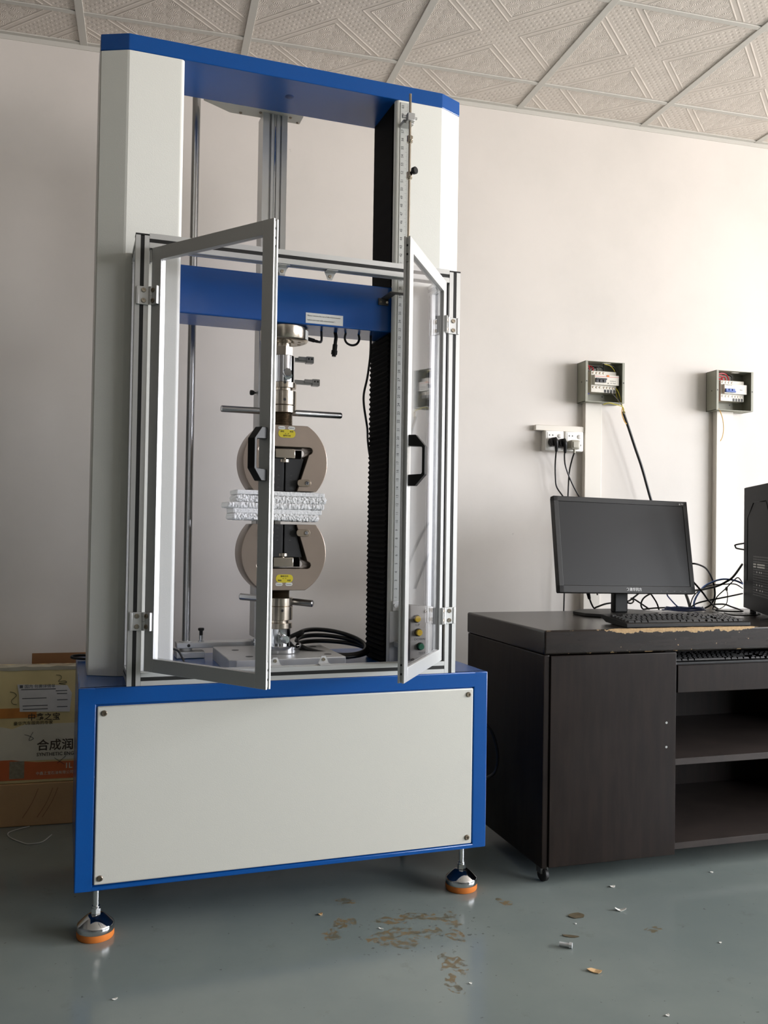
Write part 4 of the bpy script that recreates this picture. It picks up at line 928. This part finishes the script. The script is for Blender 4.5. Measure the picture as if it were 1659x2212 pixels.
b1, W1, H1 = breaker_box('breaker_box', 'open grey metal breaker box above the wall sockets, breaker with red stripe', 1.820, 2.008, 1.6215, 1.799, .078, ('black_rocker', (34, 36, 42)), True)
def wire(p, pts, r, m, lab=None): return obj('wire', G().tube(pts, r, 6), m, p, lab)
for k in range(4): wire(b1, [(.052+.0165*k, -.045, .138), (.052+.0165*k, -.045, .150), (.045+.016*k, -.035, .163-.002*(k % 2)), (.03+.012*k, -.025, .155), (.022+.006*k, -.02, .12), (.02+.004*k, -.02, .06), (.016+.006*k, -.02, .003)], .0022, (M_RED, M_CABLE, M_GW, M_CABLE)[k])
wire(b1, [(.103, -.045, .138), (.103, -.045, .165), (.10, -.05, .174)], .0026, M_CABLE)
wire(b1, [(.105, -.05, .172), (.135, -.05, .165), (.160, -.045, .14), (.168, -.04, .10), (.166, -.045, .05), (.172, -.055, .004)], .0018, M_YG, 'yellow green wire'); wire(b1, [(.11, -.05, .170), (.15, -.045, .166), (.174, -.04, .145), (.176, -.04, .10)], .0018, M_GW)
wire(b1, [(.012, -.03, .06), (.014, -.03, .10), (.02, -.03, .135), (.028, -.03, .15)], .0022, M_YG); wire(b1, [(.016, -.05, .02), (.022, -.055, .035), (.032, -.05, .04)], .0018, M_BW, 'blue wire')
wire(b1, [(.012, -.055, .035), (.016, -.055, .015), (.020, -.05, .003)], .002, M_RED, 'red wire'); wire(b1, [(.010, -.05, .163), (.02, -.05, .166), (.03, -.05, .158), (.034, -.05, .142)], .002, M_RED, 'red wire')
b2, W2, H2 = breaker_box('breaker_box', 'open grey metal breaker box on the right with looped red wires and blue switch', 2.470, 2.662, 1.617, 1.7975, .078, ('blue_rocker', (48, 84, 160)), False)
for k in range(3):
    e = .012*k
    wire(b2, [(.052+.0165*(2-k), -.045, .140), (.052+.0165*(2-k), -.045, .152), (.044+.014*(2-k), -.042, .170-e), (.030+.006*(2-k), -.042, .172-e), (.018+.003*k, -.042, .155-e), (.0165+.004*k, -.042, .10), (.0165+.004*k, -.045, .004)], .0031, M_RED, 'red wire')
wire(b2, [(.1015, -.045, .140), (.1015, -.045, .158), (.092, -.03, .170), (.07, -.02, .172)], .0022, M_CABLE)
o = cable('loose_wire', [(.022, -.05, .012), (.024, -.062, .006), (.030, -.068, -.012), (.040, -.07, -.045), (.044, -.07, -.085), (.038, -.07, -.12), (.029, -.068, -.140)], .0018, M_YO, 'orange yellow wire dangling under the right breaker box', 'wire', (2.470, YB, 1.617))
WL = {'thick': [(2.015, 3.515, 1.585), (2.018, 3.52, 1.577), (2.044, 3.52, 1.511), (2.073, 3.52, 1.435), (2.11, 3.52, 1.341), (2.155, 3.52, 1.204), (2.19, 3.51, 1.10), (2.20, 3.46, .95), (2.19, 3.3, .80), (2.17, 3.22, .70)]}
fd = thing('supply_cable', 'thick black cable hanging slantwise from the left breaker box behind the monitor', 'cable')
obj('jacket', G().tube(WL['thick'], .0062, 10), M_CABLE, fd)
for nm, pts, m in (('g1', [(1.955, 3.525, 1.672), (1.962, 3.522, 1.663), (1.983, 3.512, 1.637), (2.001, 3.508, 1.611), (2.015, 3.515, 1.578)], M_GW), ('g2', [(1.98, 3.525, 1.69), (1.986, 3.515, 1.672), (1.996, 3.512, 1.642), (2.002, 3.508, 1.611), (2.016, 3.515, 1.578)], M_YG),
                   ('g3', [(1.909, 3.505, 1.6125), (1.93, 3.495, 1.619), (1.955, 3.494, 1.615), (1.997, 3.495, 1.605), (2.013, 3.512, 1.584)], M_YG), ('g4', [(1.999, 3.498, 1.607), (1.996, 3.50, 1.579), (2.010, 3.505, 1.547), (2.023, 3.506, 1.532)], M_YO)):
    obj('core_wire', G().tube(pts, .0019, 6), m, fd)
# sockets
mb = thing('socket_bank', 'white double wall socket bank under a trunking strip left of the trunking', 'socket', (1.645, YB, 1.405))
obj('trunking_strip', G().box((-.032, -.026, .088), (.199, 0, .112), .002), M_TRUNK, mb)
for i, x in enumerate((.005, .098)):
    sb = obj('back_box', G().box((x, -.036, 0), (x+.088, 0, .087), .004), M_SOCKB, mb)
    fpz = obj('face_plate', G().box((x+.001, -.045, 0.001), (x+.087, -.036, .087), .004).box((x+.009, -.0465, .009), (x+.079, -.045, .079), .001), M_SOCK, mb)
    g = G(); zt = .067
    for q in (-1, 1): g.prism([(q*.0115, zt), (q*.0055, zt-.0042), (q*.0055, zt+.0042)][::q], -.0470, -.0464, lambda a, b, hh: (x+.026+a, hh, b))
    if i: g.box((x+.066, -.047, .040), (x+.0685, -.0464, .048)); [g.box((x+.060+q*.012, -.047, .024), (x+.0625+q*.012, -.0464, .031)) for q in (0, 1)]
    obj('socket_slot', g, M_SLOT, fpz, smooth=0)
    obj('switch', G().lathe([(.0092, 0), (.0092, .002), (.0075, .003), (0, .003)], (x+.066, -.0465, .064), (0, -1, 0), 24), mat('grey_switch_plastic', (205, 202, 196), .35), fpz)
def plug(name, label, x, z, m, cord, grey=False):
    p = thing(name, label, 'plug', (x, YB-.0475, z))
    if grey: obj('plug_body', G().box((-.021, -.042, -.018), (.021, -.0005, .022), .007, seg=3).box((-.013, -.046, -.012), (.013, -.041, .014), .003).cyl((0, -.03, -.018), (0, -.03, -.034), .006, .005, seg=12), m, p)
    else: obj('plug_body', G().lathe([(0, 0), (.018, 0), (.0195, .003), (.0195, .020), (.015, .026), (0, .027)], (0, -.0005, 0), (0, -1, 0), 24).tube([(.002, -.024, .012), (.004, -.033, .0), (.007, -.031, -.02), (.009, -.026, -.042)], lambda t: .0115-.006*t, 10), m, p)
    bx, by, bz = x, YB-.0475, z
    obj('cord', G().tube([(a-bx, b-by, c-bz) for a, b, c in cord], .0034), M_CABLE, p); return p
plug('power_plug', 'black plug in the left socket, leftmost one', 1.679, 1.441, M_BLACK, [(1.688, 3.504, 1.402), (1.690, 3.512, 1.39), (1.696, 3.53, 1.347), (1.7, 3.535, 1.29), (1.706, 3.535, 1.25), (1.728, 3.53, 1.216), (1.75, 3.52, 1.185), (1.77, 3.48, 1.12), (1.78, 3.4, .98), (1.78, 3.3, .80)])
plug('power_plug', 'black plug in the left socket, just left of the grey plug', 1.720, 1.437, M_BLACK, [(1.729, 3.504, 1.398), (1.731, 3.514, 1.385), (1.744, 3.53, 1.342), (1.772, 3.535, 1.28), (1.807, 3.53, 1.215), (1.84, 3.5, 1.15), (1.87, 3.42, 1.02), (1.88, 3.3, .80)])
plug('power_plug', 'square grey plug in the right socket with thin black cord', 1.771, 1.429, M_GPLUG, [(1.771, 3.50, 1.397), (1.768, 3.515, 1.37), (1.765, 3.535, 1.311), (1.763, 3.54, 1.214), (1.754, 3.54, .953), (1.747, 3.54, .60), (1.747, 3.545, .2), (1.747, 3.545, .02)], True)

# ------------------------------------------------------------------ cartons at the left
cx0, cx1, cy = -1.12, -.02, 3.338
lowc = tag(obj('cardboard_carton', G().box((cx0, cy, .0005), (cx1+.01, 3.57, .148), .004), M_CARD, None), 'plain brown cardboard carton on the floor under the printed one', 'carton')
g = G()
for x in (-.40, -.352, -.335): g.tube([(x+.05, cy-.0006, .13), (x+.03, cy-.0006, .08), (x, cy-.0006, .03)], .0012, 4)
obj('crease', g, M_CARDD, lowc)
upc = thing('printed_carton', 'worn oil carton with orange band and pasted shipping label behind the machine base', 'carton', (cx0, cy+.004, .1485))
UH = .405
obj('carton_body', G().box((0, 0, 0), (1.10, .075, UH), .005), M_CARTON, upc)
ox = -cx0
obj('pale_band', G().prism([(0, .078), (1.098, .078), (1.098, .205), (ox-.40, .205), (ox-.44, .19), (ox-.475, .198), (ox-.55, .2), (0, .2)], -.0012, 0, fv(0)), M_CARTW, upc, 'pale printed area')
obj('orange_band', G().prism([(0, .012), (1.098, .012), (1.098, .07), (ox-.36, .072), (ox-.41, .078), (ox-.44, .083), (0, .085)], -.0014, 0, fv(0)), M_CARTO, upc, 'orange printed band')
obj('orange_corner', G().box((0, -.0013, .228), (ox-.362, 0, .262)), mat('faded_orange_print', (206, 132, 58), .6, var=.15, vscale=20), upc)
obj('blank_square', G().box((ox-.4465, -.0018, .018), (ox-.398, -.0014, .078)), mat('grey_print_patch', (150, 140, 118), .7, var=.2, vscale=90), upc, 'greyish printed square')
g = G()
g.mesh(text_me('合成润滑油', .041, 'LEFT', .0006), T(ox-.359, -.002, .128) @ FRONT); g.mesh(text_me('SYNTHETIC ENGINE OIL', .0165, 'LEFT', .0002), T(ox-.359, -.002, .098) @ FRONT)
g.mesh(text_me('中鑫之宝', .027, 'LEFT', .0003), T(ox-.391, -.002, .228) @ FRONT); g.mesh(text_me('豪华汽车服务的专家', .0145, 'LEFT'), T(ox-.437, -.002, .2085) @ FRONT)
obj('printed_lettering', g, mat('dark_brown_ink', (72, 58, 44), .7), upc, smooth=0)
g = G().mesh(text_me('1L', .026, 'LEFT', .0004), T(ox-.265, -.002, .055) @ FRONT).mesh(text_me('中鑫之宝石油有限公司', .0125), T(ox-.36, -.002, .032) @ FRONT); obj('pale_lettering', g, M_CARTW, upc, smooth=0)
lab_ = obj('shipping_label', G().prism([(ox-.427, .345), (ox-.262, .338), (ox-.246, .31), (ox-.252, .245), (ox-.417, .25), (ox-.421, .31)], -.0026, -.0012, fv(0)), M_PAPER, upc, 'pasted paper shipping label')
g = G()
for x0_, x1_, z_ in ((-.414, -.30, .325), (-.41, -.33, .294), (-.408, -.326, .268), (-.407, -.325, .256), (-.30, -.262, .318), (-.296, -.262, .308), (-.295, -.26, .286), (-.295, -.26, .262)): g.box((ox+x0_, -.0029, z_), (ox+x1_, -.0026, z_+.003))
g.mesh(text_me('■ 国内 包裹详情单', .014), T(ox-.42, -.0029, .336) @ FRONT)
obj('label_print', g, M_INKG, lab_, smooth=0)
g = G()
for p in ([(ox-.30, -.0015, .375), (ox-.285, -.0015, .372), (ox-.282, -.0015, .362), (ox-.292, -.0015, .352), (ox-.27, -.0015, .353), (ox-.266, -.0015, .347), (ox-.29, -.0015, .345), (ox-.268, -.0015, .34)], [(ox-.45, -.0015, .32), (ox-.435, -.0015, .315), (ox-.43, -.0015, .305), (ox-.445, -.0015, .29), (ox-.44, -.0015, .278), (ox-.428, -.0015, .275)],
          [(ox-.40, -.0016, .17), (ox-.385, -.0016, .165), (ox-.37, -.0016, .155), (ox-.385, -.0016, .15), (ox-.372, -.0016, .178)], [(ox-.30, -.0018, .085), (ox-.28, -.0018, .07), (ox-.265, -.0018, .06)], [(ox-.262, -.0018, .09), (ox-.29, -.0018, .065)]): g.tube(p, .0008, 4)
obj('pen_scribble', g, M_INK, upc)
g = G(); t = bmesh.new(); n = 40
for row in ((-.0022, UH-.012), (-.003, UH+.001), (.02, UH+.003), (.05, UH+.002)):
    for i in range(n+1): t.verts.new((1.10*i/n, row[0]+random.uniform(-.0008, .0004), row[1]+random.uniform(-.002, .002)))
t.verts.ensure_lookup_table()
for r in range(3):
    for i in range(n): a = r*(n+1)+i; t.faces.new([t.verts[a], t.verts[a+1], t.verts[a+n+2], t.verts[a+n+1]])
bmesh.ops.recalc_face_normals(t, faces=t.faces); obj('sealing_tape', G()._add(t), M_TAPE, upc, 'wrinkled clear sealing tape')
tag(obj('cardboard_sheet', G().box((-.392, 3.434, .1487), (.05, 3.440, .588), .001), M_CARDD, None), 'dark brown cardboard sheet standing behind the printed carton', 'cardboard')
# loop of string on the floor
cable('string', [(-.375, 3.325, .004), (-.415, 3.30, .003), (-.4366, 3.27, .0025), (-.4233, 3.2246, .0025), (-.383, 3.1702, .0025), (-.3558, 3.1464, .0025), (-.3168, 3.1558, .0025), (-.2964, 3.211, .0025), (-.2918, 3.2241, .003)], .0018, M_STRING, 'loose loop of white plastic string on the floor before the cartons', 'string', seg=6)
# cable loop hanging right of the base
cable('mains_cable', [(.955, 2.80, .47), (1.0, 2.74, .46), (1.04, 2.71, .447), (1.0695, 2.7, .426), (1.092, 2.7, .392), (1.107, 2.7, .332), (1.100, 2.7, .281), (1.072, 2.7, .26), (1.03, 2.71, .25), (.955, 2.76, .245)], .005, M_CABLE, 'black cable bulging out between the machine base and the desk side', 'cable')
# ------------------------------------------------------------------ litter on the floor
bl = thing('bolt', 'small shiny hex bolt lying on the floor right of the machine', 'bolt', (1.046, 2.084, 0), -.62)
M_BOLT = mat('bright_zinc', (214, 216, 218), .35, .4); obj('shank', G().cyl((-.015, 0, .0068), (.010, 0, .0068), .0052, seg=14), M_BOLT, bl); obj('head', G().cyl((.010, 0, .0072), (.0175, 0, .0072), .0078, seg=6), M_BOLT, bl)
def chip(name, label, cat, x, y, L, Wd, rz, m, th=.002, curl=.004, seed=1):
    t = bmesh.new(); rnd = random.Random(seed); n = 12; c = t.verts.new((0, 0, th)); c0 = t.verts.new((0, 0, .0006)); a_, b_ = [], []
    for k in range(n):
        a = 2*math.pi*k/n; r = rnd.uniform(.72, 1.05); x_, y_ = L/2*r*math.cos(a), Wd/2*r*math.sin(a); lift = curl*(abs(x_)/(L/2))**2
        a_.append(t.verts.new((x_, y_, th+lift))); b_.append(t.verts.new((x_*.96, y_*.96, .0006+lift*.8)))
    for k in range(n):
        j = (k+1) % n; t.faces.new((c, a_[k], a_[j])); t.faces.new((c0, b_[j], b_[k])); t.faces.new((a_[k], b_[k], b_[j], a_[j]))
    bmesh.ops.recalc_face_normals(t, faces=t.faces)
    return tag(obj(name, G()._add(t), m, None, loc=(x, y, 0), rz=rz), label, cat)
chip('wood_chip', 'tan wood chip on the floor nearest the viewer', 'chip', 1.058, 1.952, .042, .022, -.7, M_TAN, .0025, .005, 3)
chip('dry_leaf', 'flat round brown scrap on the floor below the desk corner', 'scrap', 1.162, 2.248, .052, .042, 0, M_BROWN, .0015, .001, 4)
chip('dry_leaf', 'narrow brown scrap on the floor behind the bolt', 'scrap', 1.086, 2.136, .050, .014, -.45, M_BROWN, .0015, .001, 5)
chip('paint_flake', 'larger white flake with curled end on the floor below the desk', 'flake', 1.296, 2.251, .034, .016, -.4, M_FLAKE, .002, .008, 6)
chip('paint_flake', 'white flake on the floor just in front of the desk cupboard door', 'flake', 1.359, 2.407, .022, .014, .1, M_FLAKE, .002, .003, 7)
chip('paint_flake', 'white flake in the lower right of the floor', 'flake', 1.119, 1.738, .012, .009, .3, M_FLAKE, .0015, .002, 8)
chip('paint_flake', 'white crumb on the floor below the round stain', 'flake', .747, 1.966, .009, .007, 0, M_FLAKE, .002, .001, 9)
chip('paint_flake', 'white flake on the bare floor at the lower left', 'flake', -.049, 2.08, .014, .008, .5, M_FLAKE, .0015, .002, 10)
chip('paint_flake', 'pale chip under the front edge of the machine base', 'flake', .477, 2.409, .016, .012, .5, M_TAN, .002, .003, 11)
chip('paint_flake', 'white sliver among the brown floor stains', 'flake', .616, 2.288, .016, .006, -.8, M_FLAKE, .0015, .002, 12)
chip('paint_flake', 'white crumb on the floor at the far right', 'flake', 1.449, 2.016, .010, .007, 0, M_FLAKE, .0015, .001, 13)
chip('paint_flake', 'small pale crumb before the open desk shelves', 'flake', 1.72, 2.441, .012, .009, 0, M_FLAKE, .002, .001, 14)
chip('paint_flake', 'tiny white crumb beside the round brown scrap', 'flake', 1.134, 2.201, .006, .005, 0, M_FLAKE, .002, 0, 15)

GROUPS = {'paint_flake': 'white flakes scattered on the floor', 'dry_leaf': 'brown scraps on the floor', 'foam_strip': 'foam strips stacked between the grips', 'wedge_grip': 'wedge grips of the testing machine',
          'breaker_box': 'open breaker boxes on the wall', 'keyboard': 'black keyboards on the desk', 'desk_cable': 'cables tangled on the desk', 'power_plug': 'power plugs'}
for o in list(COL.objects):
    k = o.name.split('.')[0]
    if o.parent is None and k in GROUPS and 'label' in o: o['group'] = GROUPS[k]
